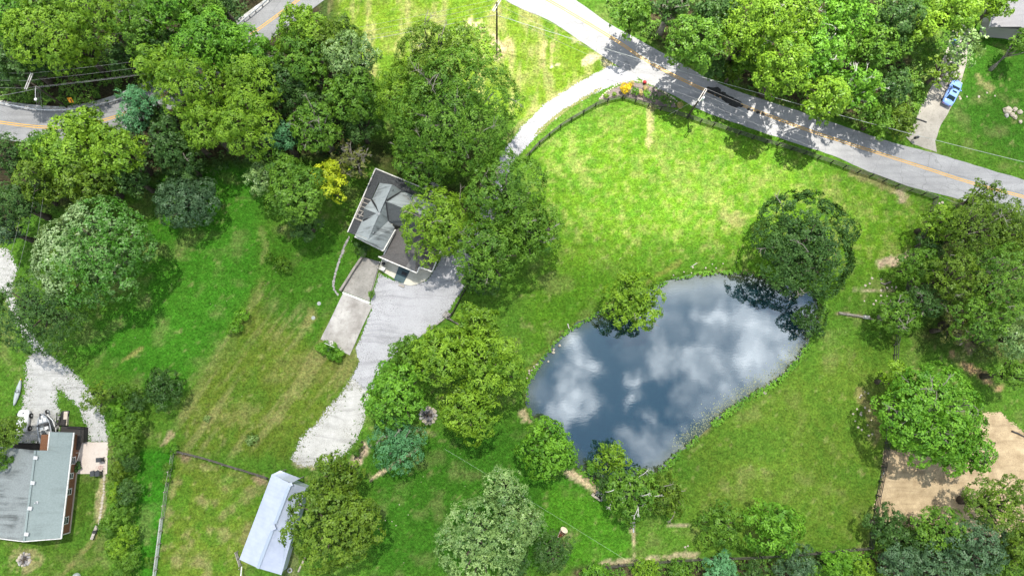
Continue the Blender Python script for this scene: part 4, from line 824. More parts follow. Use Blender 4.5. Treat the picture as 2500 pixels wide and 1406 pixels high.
en, es, wn, ws = P(744, 1192, 3.0), P(685, 1399, 3.0), P(667, 1160, 3.0), P(588, 1362, 3.0)
b = MB().prism([tuple(q[:2]) for q in (en, es, ws, wn)], -.1, 2.9)
for q3 in ((ws, es, rS), (wn, en, rN)):
    i_ = [q3[0] - Vector((0, 0, .12)), q3[1] - Vector((0, 0, .12)), q3[2] - Vector((0, 0, .14))]; dd_ = (rN - rS).normalized() * (.25 if q3[2] is rS else -.25); o_ = [x + dd_ * 1.0 for x in i_]; o2 = [x + dd_ * 1.4 for x in i_]; b.add([*o_, *o2], [(0, 1, 2), (5, 4, 3), (0, 3, 4, 1), (1, 4, 5, 2), (2, 5, 3, 0)])
b.build('wall', M_tinw, barn)
for (u, v) in ((686, 1150), (731, 1168)): p = P(u, v, 2.3); MB().box((p.x, p.y, 1.15), (.14, .14, 2.3)).build('post', M_wood, barn)
c = P(708, 1391, 0); t = thing('old_tyre', 'old tyre lying in the grass beside the barn corner', 'tyre', c); b = MB(); n = 14
b.lathe((0, 0, 0), [(.20, .02), (.34, 0), (.38, .09), (.34, .18), (.20, .18), (.20, .02)], 16); mesh_obj('tyre', b.v, b.f[:-1], mat('old_rubber', (.25, .25, .25), (.35, .35, .34), 3.0, .8), t, True)
gate = thing('field_gate', 'grey timber gate frame standing against the barn corner', 'gate', P(580, 1372, 0))
gp = [P(*q) for q in ((574, 1349, 1.1), (584, 1382, 1.1))]
for z in (1.15, .8, .45): MB().bar(Vector((gp[0].x, gp[0].y, z)), Vector((gp[1].x, gp[1].y, z)), .08, .12).build('rail', M_wood, gate)
for q in (0, .5, 1): p = gp[0].lerp(gp[1], q); MB().box((p.x, p.y, .62), (.12, .12, 1.25)).build('post', M_wood, gate)
t = thing('white_pipe_rail', 'pale pipe rail running off the bottom edge from the barn gate', 'rail', P(588, 1395, 0)); MB().tube([P(590, 1382, 1.0), P(586, 1430, 1.0)], .09, 8).build('rail', M_fascia, t)
for u, v in ((589, 1385), (587, 1415)): p = P(u, v, 0); MB().box((p.x, p.y, .5), (.1, .1, 1.0)).build('post', M_wood, t)

# neighbour house, upper right
nb_ = thing('neighbour_house', 'grey roofed neighbour house cut by the upper right corner', 'house', (P(2460, 60, 0).x, P(2460, 60, 0).y, 0))
M_nr = shingle('shingle_pale', (.26, .25, .26), (.32, .31, .32), 1, -.25, .3, (.14, .14, .14))
r0, r1 = P(2494, 64, 4.6), P(2512, -30, 4.6)
b = MB(); b.slab(zpts((2415.5, 66, 3.0), (2436, -20, 3.0), (2512, -30, 4.6), (2492, 66, 4.6)), .16); b.slab(zpts((2492, 66, 4.61), (2512, -30, 4.61), (2590, -10, 3.0), (2575, 105, 3.0)), .16); b.build('roof', M_nr, nb_)
b = MB(); b.bar(P(2415, 66, 3.02), P(2436, -20, 3.02), .14, .2); b.build('gutter', M_fascia, nb_)
b = MB(); b.prism([tuple(P(u, v, 3.0)[:2]) for u, v in ((2420, 66), (2440, -15), (2585, -5), (2570, 100), (2488, 72))], -.1, 2.92); b.build('wall', mat('grey_siding', (.27, .26, .25), (.32, .31, .29), 2.0, .85, stretch=((.3, .3, 6), 0)), nb_)
MB().bar(P(2418, 67, 2.9), P(2402, 80, 0.1), .12, .12).build('downspout', M_fascia, nb_)

# ------------------------------------------------------------------ fences
def fence(name, label, pts, h, nr_, mt, cat='fence', rw=.14, post=.14, step=None, posts=True, group=None, rail_mt=None):
    w_ = [P(u, v, 0) for u, v in pts]; t = thing(name, label, cat, w_[0], 0, group)
    if step:
        o = []
        for a, c_ in zip(w_[:-1], w_[1:]):
            n = max(1, round((c_ - a).length / step)); o += [a.lerp(c_, j / n) for j in range(n)]
        w_ = o + [w_[-1]]
    for r_ in range(nr_):
        z = h * (.96 - r_ * .82 / max(nr_ - 1, 1) if nr_ > 1 else .8); b = MB()
        vs = [Vector((p.x, p.y, z)) for p in w_]; b2 = len(b.v)
        V0 = []; F0 = []
        for i, p in enumerate(vs):
            d = (vs[min(i + 1, len(vs) - 1)] - vs[max(i - 1, 0)]).normalized(); n_ = Vector((-d.y, d.x, 0)); q = p + n_ * (.09) + Vector((0, 0, rr_.uniform(-.02, .02)))
            V0 += [q + Vector((0, 0, rw / 2)) + n_ * .02, q + Vector((0, 0, rw / 2)) - n_ * .02, q - Vector((0, 0, rw / 2)) - n_ * .02, q - Vector((0, 0, rw / 2)) + n_ * .02]
        for i in range(len(vs) - 1):
            for j in range(4): F0.append((4 * i + j, 4 * i + (j + 1) % 4, 4 * i + 4 + (j + 1) % 4, 4 * i + 4 + j))
        b.add(V0, F0); b.build('rail', rail_mt or mt, t)
    if posts:
        for p in w_[:99]: MB().box((p.x, p.y, h / 2), (post, post, h + rr_.uniform(0, .12)), rr_.uniform(0, .3)).build('post', mt, t)
    return t
rr_ = random.Random(3)
fence('board_fence', 'black four board fence curving along the gravel drive', [(1277, 391), (1293, 379), (1317, 353), (1341, 333), (1368, 312), (1395, 295), (1424, 278), (1453, 261), (1483, 249), (1519, 241)], 1.35, 4, M_blk, rail_mt=M_brl)
fence('board_fence', 'long black board fence between the county road and the upper field', [(1519, 241), (1550, 251), (1582, 261), (1612, 270), (1646, 280), (1678, 290), (1709, 300), (1740, 309), (1772, 319), (1803, 329), (1836, 340), (1868, 350), (1897, 357), (1930, 367), (1962, 377), (1995, 389), (2027, 399), (2058, 411), (2092, 423), (2123, 432), (2155, 444), (2186, 456), (2218, 468), (2249, 477), (2278, 487)], 1.35, 4, M_blk, rail_mt=M_brl)
M_grey = mat('weathered_board', (.060, .054, .048), (.15, .135, .12), 2.5, .85, .2)
fence('board_fence', 'weathered board fence running down from the road corner to the right grove', [(2278, 487), (2267, 519), (2255, 551), (2243, 585), (2233, 602), (2215, 680), (2196, 770), (2188, 818)], 1.35, 4, M_grey)
fence('board_fence', 'short weathered fence below the log where the right grove ends', [(2188, 818), (2182, 842), (2181, 866), (2177, 907), (2168, 1000), (2160, 1080)], 1.3, 3, M_grey)
fence('board_fence', 'black board fence between the right meadow and the bare earth', [(2160, 1080), (2158, 1092), (2152, 1138), (2145, 1173), (2138, 1208), (2133, 1243), (2124, 1300), (2119, 1334)], 1.4, 4, M_blk)
fence('board_fence', 'grey board fence along the bottom of the meadow right of the star-leaved tree', [(2119, 1334), (2085, 1337), (2048, 1341), (1993, 1346), (1940, 1350), (1890, 1353)], 1.25, 3, M_grey)
fence('board_fence', 'grey board fence along the bottom edge below the pond', [(1890, 1353), (1854, 1356), (1783, 1359), (1704, 1361), (1630, 1366), (1554, 1371), (1510, 1376), (1469, 1382)], 1.25, 3, M_grey)
fence('paddock_fence', 'dark board fence across the top of the paddock', [(426, 1100), (454, 1107), (483, 1114), (519, 1124), (549, 1134), (582, 1144), (615, 1154), (635, 1160), (655, 1167)], 1.2, 4, M_grey, rw=.16)
fence('wire_fence', 'thin old wire fence with grey posts at the left of the paddock', [(425, 1101), (417, 1150), (408, 1199), (404, 1232), (400, 1263)], 1.1, 3, M_wood, rw=.05, post=.13)
# white picket run
pk = thing('picket_fence', 'white picket fence at the lower left side of the paddock', 'fence', P(398, 1263, 0)); a0 = P(399, 1263, 0); a1 = P(379, 1420, 0); Lp = (a1 - a0).length; dr = (a1 - a0).normalized(); rzp = math.atan2(dr.y, dr.x); nrp = Vector((-dr.y, dr.x, 0))
for z in (.35, .95): MB().bar(a0 + nrp * .05 + Vector((0, 0, z)), a1 + nrp * .05 + Vector((0, 0, z)), .04, .09).build('rail', M_fascia, pk)
npk = 62
for j in range(npk):
    p = a0 + dr * (Lp * (j + .5) / npk); q = MB(); hh = 1.15; wv = .055
    q.add([p + dr * (s * wv) + nrp * (o_ * .014) + Vector((0, 0, z)) for o_ in (-1, 1) for (s, z) in ((-1, .05), (1, .05), (1, hh - .08), (0, hh), (-1, hh - .08))], [(4, 3, 2, 1, 0), (5, 6, 7, 8, 9), (0, 1, 6, 5), (1, 2, 7, 6), (2, 3, 8, 7), (3, 4, 9, 8), (4, 0, 5, 9)]); q.build('picket', M_wht, pk)
for j in range(6): p = a0 + dr * (Lp * j / 5) + nrp * .12; MB().box((p.x, p.y, .6), (.12, .12, 1.25), rzp).build('post', M_wood, pk)
fence('court_railing', 'dark timber railing on the drop at the right edge of the gravel court', [(1141, 697), (1128, 720), (1114, 745), (1103, 766), (1093, 775)], 1.05, 3, M_blk, rw=.2, cat='railing')
# guardrails
M_galv = mat('galvanised', (.52, .54, .56), (.40, .41, .42), 2.0, .45, .5, .3)
def guardrail(label, pts):
    w_ = smooth([P(u, v, 0) for u, v in pts], 5); t = thing('guardrail', label, 'guardrail', w_[0]); V0, F0 = [], []; prof = [(-.02, .42), (.06, .50), (-.02, .58), (.06, .66), (-.02, .74), (-.05, .74), (-.05, .42)]
    for i, p in enumerate(w_):
        d = (w_[min(i + 1, len(w_) - 1)] - w_[max(i - 1, 0)]).normalized(); n_ = Vector((-d.y, d.x, 0)); V0 += [p - n_ * (o_ + .12) + Vector((0, 0, z)) for o_, z in prof]
    m_ = len(prof)
    for i in range(len(w_) - 1): F0 += [(m_ * i + j, m_ * i + (j + 1) % m_, m_ * i + m_ + (j + 1) % m_, m_ * i + m_ + j) for j in range(m_)]
    MB().add(V0, F0).build('beam', M_galv, t)
    for p in w_[::2]: MB().box((p.x, p.y, .36), (.16, .16, .74), .2).build('post', M_wood, t)
guardrail('galvanised guardrail round the outside of the bend at the left', [(p.x, p.y) and (u, v) for (u, v), p in zip([(-20, 248), (20, 256), (70, 266), (120, 271), (170, 270), (220, 264), (265, 254), (310, 240), (355, 222), (395, 200)], [Vector()] * 10)])
guardrail('galvanised guardrail beside the upper straight of the winding road', [(560, 85), (590, 58), (625, 30), (665, -5), (690, -25)])

# ------------------------------------------------------------------ utility poles and wires
M_pole = mat('pole_wood', (.055, .042, .032), (.10, .08, .062), 2.0, .9); M_arm = mat('pole_arm', (.42, .40, .37), (.55, .53, .50), 2.0, .8)
def pole(label, u, v, h, arms, arz, extra=None):
    c = P(u, v, 0); t = thing('utility_pole', label, 'utility pole', (c.x, c.y, 0), 0, 'utility poles'); b = MB().tube([(0, 0, -.3), (0, 0, h * .5), (0, 0, h)], [.17, .14, .11], 8); mesh_obj('pole', b.v, b.f, M_pole, t, True); ends = []
    d = Vector((math.cos(arz), math.sin(arz), 0)); n_ = Vector((-d.y, d.x, 0))
    for z, L in arms:
        for s in (-1, 1): b = MB().bar(d * -L / 2 + n_ * s * .14 + Vector((0, 0, z)), d * L / 2 + n_ * s * .14 + Vector((0, 0, z)), .10, .12); mesh_obj('crossarm', b.v, b.f, M_arm, t)
        for q in (-.46, .0, .46):
            p = d * L * q + Vector((0, 0, z + .05)); b = MB().lathe(p, [(.05, 0), (.09, .06), (.05, .12), (.08, .18), (.03, .24)], 8); mesh_obj('insulator', b.v, b.f, M_alu, t); ends.append(Vector((c.x, c.y, 0)) + p + Vector((0, 0, .22)))
    return t, c, ends
p1, c1, e1 = pole('tall dark utility pole on the grass triangle between the roads', 1213, 95, 10.5, [(9.8, 2.4)], math.radians(60))
p3, c3, e3 = pole('utility pole with double crossarm and transformer standing by the board fence', 1679, 285, 8.6, [(8.0, 2.4)], math.radians(58))
p2, c2, e2 = pole('utility pole with street lamp behind the guardrail at the left', 163, 262, 9.2, [(9.0, 2.6)], math.radians(75))
b = MB().lathe((.32, -.10, 6.7), [(.2, 0), (.24, .05), (.24, .75), (.18, .82), (.05, .95)], 12); mesh_obj('transformer', b.v, b.f, mat('transformer_grey', (.60, .64, .68), None, rough=.4), p3, True)
b = MB().tube([(.10, -.05, 7.6), (.4, -1.0, 8.0), (.45, -2.0, 7.9)], .045, 6); ar = mesh_obj('lamp_arm', b.v, b.f, M_alu, p2); b = MB().lathe((.46, -2.25, 7.72), [(.02, 0), (.22, .04), (.24, .14), (.12, .24), (.04, .28)], 10); lh = mesh_obj('lamp_head', b.v, b.f, M_wht, p2, True); lh.scale = (1, 1, 1)
M_wire = mat('wire_grey', (.20, .20, .20), (.30, .30, .30), 1.0, .5, .4); M_wirew = mat('cable_pale', (.38, .40, .38), None, rough=.5)
def wire(name, a, c_, sag, r, label, group, mt=None):
    a, c_ = Vector(a), Vector(c_); pts = [a.lerp(c_, t) - Vector((0, 0, sag * 4 * t * (1 - t))) for t in np.linspace(0, 1, 25)]
    return tag(MB().tube(pts, r, 5).build(name, mt or M_wire), label, 'wire', group)
off3 = P(2560, 560, 9.0); offL = P(-90, 190, 9)
names3 = ['upper', 'middle', 'lower']
for i in range(3):
    wire('power_line', e1[i], e3[i], .9, .014, '%s power line above the county road from the tall pole to the double crossarm' % ('leftmost', 'middle', 'rightmost')[i], 'power lines over the county road')
    wire('power_line', e3[i], off3 + (e3[i] - e3[1]), .8, .014, '%s power line along the county road right of the double crossarm' % ('lower', 'middle', 'upper')[i], 'power lines right of the crossarm')
    wire('power_line', e2[i], e1[i], 2.0, .013, '%s power line from the lamp pole over the grass triangle' % ('lower', 'middle', 'upper')[i], 'power lines over the grass triangle')
    wire('power_line', e2[i], offL + (e2[i] - e2[1]), .3, .014, '%s power line leaving the lamp pole past the left edge' % ('lower', 'middle', 'upper')[i], 'power lines at the left edge')
    wire('power_line', P(70 + i * 22, 395, 9), P(18 + i * 26, 650 + i * 10, 7), .5, .014, '%s sagging wire over the upper gravel drive at the left' % ('left', 'middle', 'right')[i], 'sagging wires over the left drive')
    wire('power_line', c2 + Vector((.2, 0, 7.4 - i * .3)), P(80 + i * 11, 345, 6), .2, .008, '%s thin drop wire from the lamp pole across the winding road' % ('left', 'middle', 'right')[i], 'drop wires over the winding road', M_wirew)
wire('phone_cable', c1 + Vector((0, 0, 7.0)), P(2600, 420, 6.5), 1.6, .032, 'thick pale cable running from the tall pole past the letterbox to the right edge', None, M_wirew)
wire('phone_cable', c2 + Vector((0, 0, 7.0)), c1 + Vector((0, 0, 7.2)), 1.6, .028, 'thick cable from the lamp pole across the grass triangle', None)
wire('phone_cable', c2 + Vector((0, 0, 6.8)), P(-80, 245, 6.8), .3, .028, 'thick cable leaving the lamp pole at the left edge', None)
wire('guy_wire', c3 + Vector((0, 0, 7.4)), P(1632, 281, 0), .02, .020, 'steel guy wire from the crossarm pole down over the board fence', None, M_wirew)
wire('lawn_line', P(1085, 1095, 3.0), P(1528, 1366, 1.2), .6, .010, 'thin pale line strung over the lower lawn to the bottom fence', None, mat('pale_line', (.5, .6, .45), None))
c = P(2253, 295, 6.3); tag(MB().tube([P(2236, 290, 6.25), P(2262, 299, 6.25)], .12, 8).build('splice_case', M_dk), 'black splice case hanging under the thick pale cable above the drive', 'splice case')
# road sign
t = thing('road_sign', 'orange warning sign with black arrow behind the guardrail', 'road sign', P(172, 258, 0)); sc_ = P(172, 245, 2.0); nm = Vector((.1, -.75, .65)).normalized(); sx_ = Vector((1, .15, 0)).normalized(); sx_ = (sx_ - nm * sx_.dot(nm)).normalized(); sy_ = nm.cross(sx_)
def plate(mtx, pts, off, th=.03): return MB().add([sc_ + sx_ * x + sy_ * y + nm * (off + o_) for o_ in (0, th) for x, y in pts], [tuple(range(len(pts)))[::-1], tuple(range(len(pts), 2 * len(pts)))] + [(i, (i + 1) % len(pts), len(pts) + (i + 1) % len(pts), len(pts) + i) for i in range(len(pts))])
plate(0, [(-.34, -.42), (.34, -.42), (.34, .42), (-.34, .42)], 0).build('panel', mat('sign_orange', (.85, .36, .02), None, rough=.5), t)
plate(0, [(-.02, -.30), (.12, -.30), (.16, .02), (.26, .0), (.10, .24), (-.04, -.02), (.04, 0)], .034, .01).build('arrow', M_dk, t); plate(0, [(-.22, .10), (-.10, .10), (-.10, .24), (-.22, .24)], .034, .01).build('arrow', M_dk, t)
MB().tube([sc_ - Vector((0, -.05, 2.1)), sc_ + Vector((0, .05, .2))], .035, 6).build('post', M_galv, t)

# ------------------------------------------------------------------ vehicles and small things
def local(par, b, name, mt, smooth=False, bevel=0):
    o = mesh_obj(name, b.v, b.f, mt, par, smooth)
    if bevel:
        md = o.modifiers.new('bevel', 'BEVEL'); md.width = bevel; md.segments = 2; md.limit_method = 'ANGLE'
    return o
cf, cr_ = P(2339, 196, .5), P(2307, 260, .5); cc = (cf + cr_) / 2; crz = math.atan2((cf - cr_).y, (cf - cr_).x)
car = thing('parked_car', 'light blue saloon parked on the concrete drive', 'car', (cc.x, cc.y, .036), crz)
M_paint = mat('blue_paint', (.20, .34, .78), (.22, .36, .80), .5, .25, .6); M_paint.node_tree.nodes['Principled BSDF'].inputs['Coat Weight'].default_value = .7
M_tyre = mat('tyre', (.015, .015, .015), None, rough=.8); M_cg = mat('car_glass', (.015, .03, .035), None, rough=.05, spec=.7); M_rim = mat('rim', (.45, .45, .46), None, rough=.35, metal=.7)
st = [(-2.42, .70, .50, .78, .70), (-2.30, .80, .34, .90, .80), (-1.6, .90, .26, .97, .86), (-.8, .92, .24, .97, .88), (.6, .92, .24, .95, .88), (1.4, .90, .26, .90, .84), (2.1, .84, .30, .80, .76), (2.36, .72, .40, .68, .62), (2.44, .55, .48, .62, .48)]
b = MB(); V0 = []
for x, wd, zb, zt, wt in st: V0 += [(x, -wd * .92, zb), (x, -wd, zb + (zt - zb) * .35), (x, -wd * .98, zb + (zt - zb) * .75), (x, -wt, zt), (x, -wt * .5, zt + .035), (x, wt * .5, zt + .035), (x, wt, zt), (x, wd * .98, zb + (zt - zb) * .75), (x, wd, zb + (zt - zb) * .35), (x, wd * .92, zb)]
F0 = [(10 * i + j, 10 * i + (j + 1) % 10, 10 * i + 10 + (j + 1) % 10, 10 * i + 10 + j) for i in range(len(st) - 1) for j in range(10)] + [tuple(range(10))[::-1], tuple(range(10 * len(st) - 10, 10 * len(st)))]
o = local(car, b.add(V0, F0), 'body', M_paint, True); 
cab = [(-1.75, .80, .95), (-.95, .66, 1.36), (.25, .66, 1.38), (1.15, .80, .93)]
V0 = []
for x, wd, z in cab: V0 += [(x, -wd, z), (x, -wd * .5, z + .03), (x, wd * .5, z + .03), (x, wd, z)]
low_ = [(x, s * .84, .88) for x in (-1.75, 1.15) for s in (-1, 1)]
b = MB().add(V0, [(4 * i + j, 4 * i + j + 1, 4 * i + 5 + j, 4 * i + 4 + j) for i in range(3) for j in range(3)]); b.add([(-1.75, -.80, .95), (-.95, -.66, 1.36), (.25, -.66, 1.38), (1.15, -.80, .93), (1.15, -.84, .85), (-1.75, -.84, .85)], [(0, 1, 2, 3, 4, 5)]); b.add([(-1.75, .80, .95), (-.95, .66, 1.36), (.25, .66, 1.38), (1.15, .80, .93), (1.15, .84, .85), (-1.75, .84, .85)], [(5, 4, 3, 2, 1, 0)])
local(car, b, 'cabin', M_paint)
def glassq(name, q): local(car, MB().add([Vector(x) for x in q] + [Vector(x) * .985 for x in q], [(0, 1, 2, 3), (7, 6, 5, 4), (0, 4, 5, 1), (1, 5, 6, 2), (2, 6, 7, 3), (3, 7, 4, 0)]), name, M_cg)
glassq('windscreen', [(1.10, -.70, .985), (1.10, .70, .985), (.34, .58, 1.375), (.34, -.58, 1.375)]); glassq('rear_window', [(-1.66, .68, 1.025), (-1.66, -.68, 1.025), (-1.02, -.56, 1.365), (-1.02, .56, 1.365)])
for s in (-1, 1):
    glassq('side_window', [(-1.35, s * .785, .98), (.90, s * .785, .98), (.22, s * .69, 1.32), (-.90, s * .69, 1.32)][::s])
    b = MB().box((.78, s * .98, .98), (.14, .2, .12)); local(car, b, 'mirror', M_paint)
    b = MB().box((2.30, s * .62, .62), (.22, .34, .10)); local(car, b, 'headlight', M_alu); b = MB().box((-2.36, s * .58, .74), (.14, .36, .12)); local(car, b, 'tail_light', mat('tail_red', (.35, .02, .02), None, rough=.3))
    for x in (-1.45, 1.42):
        b = MB().tube([(x, s * .70, .30), (x, s * .95, .30)], .32, 18); wl = local(car, b, 'wheel', M_tyre); b = MB().tube([(x, s * .93, .30), (x, s * .965, .30)], .19, 12); rm = local(car, b, 'rim', M_rim); rm.parent = wl
local(car, MB().box((-.1, 0, 1.395), (.55, .72, .02)), 'sunroof', M_cg)
# bass boat on a trailer
bc = P(112, 1043, .6); tr = thing('boat_trailer', 'boat trailer with white spare wheel and curved rail under the fishing boat', 'trailer', (bc.x, bc.y, 0), 0)
bow, stern = P(104, 1009, .9), P(116, 1080, .9); ba = math.atan2((bow - stern).y, (bow - stern).x); bm = (bow + stern) / 2
boat = thing('fishing_boat', 'grey open fishing boat with white seats on the gravel by the brick house', 'boat', (bm.x, bm.y, .55), ba)
Lb = (bow - stern).length; prof = [(-.5, .92), (-.3, 1.0), (0, 1.0), (.2, .88), (.36, .58), (.46, .22), (.5, .03)]
M_hull = mat('hull_grey', (.30, .32, .34), (.36, .38, .40), 2.0, .4, .4); M_navy = mat('hull_navy', (.012, .018, .045), None, rough=.3); M_floor = mat('boat_floor', (.32, .33, .33), (.38, .39, .39), 4.0, .8)
top_ = [(x * Lb, s_ * w_ * 1.02, .62) for s_ in (1,) for x, w_ in prof] + [(x * Lb, -w_ * 1.02, .62) for x, w_ in prof[::-1]]; botp = [(x * .96, y * .72, 0) for x, y, z in top_]; n = len(top_)
local(boat, MB().add(top_ + botp, [(i, (i + 1) % n, n + (i + 1) % n, n + i) for i in range(n)] + [tuple(range(n, 2 * n))]), 'hull', M_navy)
inn = [(x * .94, y * .84, .625) for x, y, z in top_]; local(boat, MB().add(top_[:] and [(x, y, .64) for x, y, z in top_] + inn, [(i, (i + 1) % n, n + (i + 1) % n, n + i) for i in range(n)]), 'gunwale', M_hull)
fl = [(x * .95, y * .85, .30) for x, y, z in top_]; local(boat, MB().add(fl + [(x, y, .63) for x, y, z in inn], [tuple(range(n))] + [(i, (i + 1) % n, n + (i + 1) % n, n + i) for i in range(n)]), 'floor', M_floor)
local(boat, MB().prism([(x * Lb * .97, y) for x, y in ((.18, .72), (.34, .5), (.46, .14), (.46, -.14), (.34, -.5), (.18, -.72))], .32, .60), 'casting_deck', M_hull); local(boat, MB().prism([(-.49 * Lb, .78), (-.33 * Lb, .8), (-.33 * Lb, -.8), (-.49 * Lb, -.78)], .32, .56), 'rear_deck', M_hull)
for (x, y, lab) in ((-.02, .35, 0), (-.02, -.38, 0)): local(boat, MB().box((x * Lb, y, .55), (.5, .48, .14)).box((x * Lb - .22, y, .75), (.1, .48, .4)), 'seat', M_wht)
local(boat, MB().box((.08 * Lb, -.45, .62), (.3, .6, .45)).box((.12 * Lb, 0, .66), (.10, 1.8, .12)), 'console', M_dk); local(boat, MB().lathe((-.20 * Lb, .05, .35), [(.06, 0), (.06, .3), (.26, .34), (.26, .44), (.05, .46)], 10), 'seat', M_dk)
local(boat, MB().box((-.53 * Lb, 0, .62), (.5, .42, .5)).box((-.55 * Lb, 0, .2), (.16, .14, .7)), 'outboard_motor', M_dk, bevel=.06); local(boat, MB().box((.27 * Lb, .28, .615), (.5, .34, .03)).box((.27 * Lb, -.3, .615), (.5, .34, .03)).box((.38 * Lb, 0, .615), (.35, .3, .03)), 'hatch', M_wht)
local(boat, MB().tube([(.44 * Lb, .2, .75), (.30 * Lb, .25, .78)], .05, 6).box((.47 * Lb, .16, .74), (.22, .14, .12)), 'trolling_motor', M_dk)
W2 = lambda x, y, z: Vector((bm.x, bm.y, 0)) + Matrix.Rotation(ba, 3, 'Z') @ Vector((x, y, z))
for s in (-1, 1): MB().bar(W2(-.5 * Lb, s * .6, .45), W2(.42 * Lb, s * .25, .45), .09, .12).build('beam', M_galv, tr); MB().tube([W2(-.2 * Lb, s * 1.0, .33), W2(-.2 * Lb, s * 1.2, .33)], .33, 14).build('wheel', M_tyre, tr)
MB().bar(W2(.35 * Lb, 0, .45), W2(.56 * Lb, 0, .45), .1, .12).build('tongue', M_galv, tr); MB().tube([W2(.53 * Lb, -.35, .55), W2(.53 * Lb, -.58, .55)], .32, 14).build('spare_wheel', M_tyre, tr); MB().tube([W2(.53 * Lb, -.575, .55), W2(.53 * Lb, -.60, .55)], .2, 12).build('rim', M_wht, tr)
MB().tube([W2(.42 * Lb, -.45, .65), W2(.2 * Lb, -1.05, .65), W2(-.1 * Lb, -1.28, .65), W2(-.2 * Lb, -1.25, .6)], .07, 6).build('fender_rail', M_wht, tr)
# white cart
wc = P(57, 1027, .5); wt_ = thing('utility_cart', 'white cart with rounded front and one visible wheel under the olive tree', 'cart', (wc.x, wc.y, 0), 0); M_cw = mat('cart_white', (.72, .72, .72), None, rough=.35)
V0 = []; stc = [(1.65, .35, .55), (1.45, .75, .75), (1.0, .85, .85), (.4, .85, .9), (-1.6, .8, .9)]
for y, w_, z in stc: V0 += [(-w_, y, .3), (-w_, y, z * .8), (-w_ * .7, y, z), (w_ * .7, y, z), (w_, y, z * .8), (w_, y, .3)]
local(wt_, MB().add(V0, [(6 * i + j, 6 * i + (j + 1) % 6, 6 * i + 6 + (j + 1) % 6, 6 * i + 6 + j) for i in range(4) for j in range(6)] + [tuple(range(6))[::-1], tuple(range(24, 30))]), 'body', M_cw, True)
for y in (.75, -1.1):
    for s in (-1, 1): wl = local(wt_, MB().tube([(s * .85, y, .36), (s * 1.05, y, .36)], .36, 14), 'wheel', M_tyre); rm = local(wt_, MB().tube([(s * 1.04, y, .36), (s * 1.07, y, .36)], .17, 10), 'rim', M_rim); rm.parent = wl
local(wt_, MB().box((.1, 1.1, .86), (.3, .12, .06), .5), 'vent', M_dk)
# kayak
k0, k1 = P(50, 926, .3), P(33, 990, .3); km = (k0 + k1) / 2; ka = math.atan2((k0 - k1).y, (k0 - k1).x); Lk = (k0 - k1).length
ky = thing('kayak', 'grey kayak with yellow tip lying in the grass beside the gravel', 'kayak', (km.x, km.y, .02), ka); ps = [(-.5, .02), (-.4, .20), (-.2, .36), (0, .41), (.2, .36), (.4, .20), (.48, .05)]; V0 = []
for x, w_ in ps: V0 += [(x * Lk, -w_, .18), (x * Lk, -w_ * .5, .34), (x * Lk, w_ * .5, .34), (x * Lk, w_, .18), (x * Lk, w_ * .5, 0), (x * Lk, -w_ * .5, 0)]
local(ky, MB().add(V0, [(6 * i + j, 6 * i + (j + 1) % 6, 6 * i + 6 + (j + 1) % 6, 6 * i + 6 + j) for i in range(6) for j in range(6)] + [tuple(range(6))[::-1], tuple(range(36, 42))]), 'hull', mat('kayak_grey', (.36, .40, .40), (.44, .48, .48), 1.5, .45), True)
local(ky, MB().lathe((.05 * Lk, 0, .335), [(.26, 0), (.28, .03), (.22, .03), (.20, -.02)], 12), 'cockpit', M_dk); local(ky, MB().box((.49 * Lk, 0, .2), (.25, .12, .12)), 'tip', mat('kayak_yellow', (.7, .5, .05), None)); local(ky, MB().bar((.02 * Lk, -.5, .37), (.04 * Lk, .45, .37), .06, .03), 'paddle', M_dk)
# letterbox, blue bin, hoop, lids, barrow, drain, log
t = thing('letterbox', 'black letterbox on a post beside the mouth of the concrete drive', 'letterbox', P(2225, 343, 0)); cl_ = P(2229, 336, 1.1); ps_ = P(2225, 343, 0); MB().box((ps_.x, ps_.y, .55), (.12, .12, 1.1)).build('post', M_wood, t)
b = MB(); b.box((ps_.x + .1, ps_.y, 1.2), (.62, .40, .28), .3); b.tube([Vector((ps_.x - .2, ps_.y - .09, 1.33)), Vector((ps_.x + .4, ps_.y + .09, 1.33))], .19, 12); b.build('box', M_dk, t); MB().box((ps_.x - .12, ps_.y + .05, 1.1), (.2, .2, .3), .3).build('bracket', M_alu, t)
c = P(2325, 108, 0); t = thing('blue_bin', 'blue bin at the edge of the concrete drive under the thin whitish tree', 'bin', (c.x, c.y, .036), .3); Mbb = mat('bin_blue', (.03, .10, .28), None, rough=.45)
local(t, MB().add([(-.28, -.3, .03), (.28, -.3, .03), (.28, .3, .03), (-.28, .3, .03), (-.36, -.4, 1.0), (.36, -.4, 1.0), (.36, .38, 1.0), (-.36, .38, 1.0)], [(3, 2, 1, 0), (4, 5, 6, 7), (0, 1, 5, 4), (1, 2, 6, 5), (2, 3, 7, 6), (3, 0, 4, 7)]), 'body', Mbb); local(t, MB().box((0, 0, 1.05), (.8, .86, .08)), 'lid', Mbb)
hc = P(808, 845, 0); t = thing('basketball_hoop', 'white basketball hoop at the lower end of the parking pad', 'basketball hoop', hc); da = (P(909, 746) - P(838, 716)).normalized(); dn = Vector((-da.y, da.x, 0)); dn = -dn if dn.y < 0 else dn
hz = 3.05; hp = P(806, 843, hz); hp0 = Vector((hp.x, hp.y, 0)); t.location = hp0 - dn * .9
MB().tube([hp0 - dn * .9, hp0 - dn * .9 + Vector((0, 0, 2.9)), hp0 - dn * .1 + Vector((0, 0, 3.2))], .05, 8).build('pole', M_dk, t); MB().bar(hp0 - da * .8 + Vector((0, 0, 3.3)), hp0 + da * .8 + Vector((0, 0, 3.3)), .04, .75).build('backboard', M_wht, t)
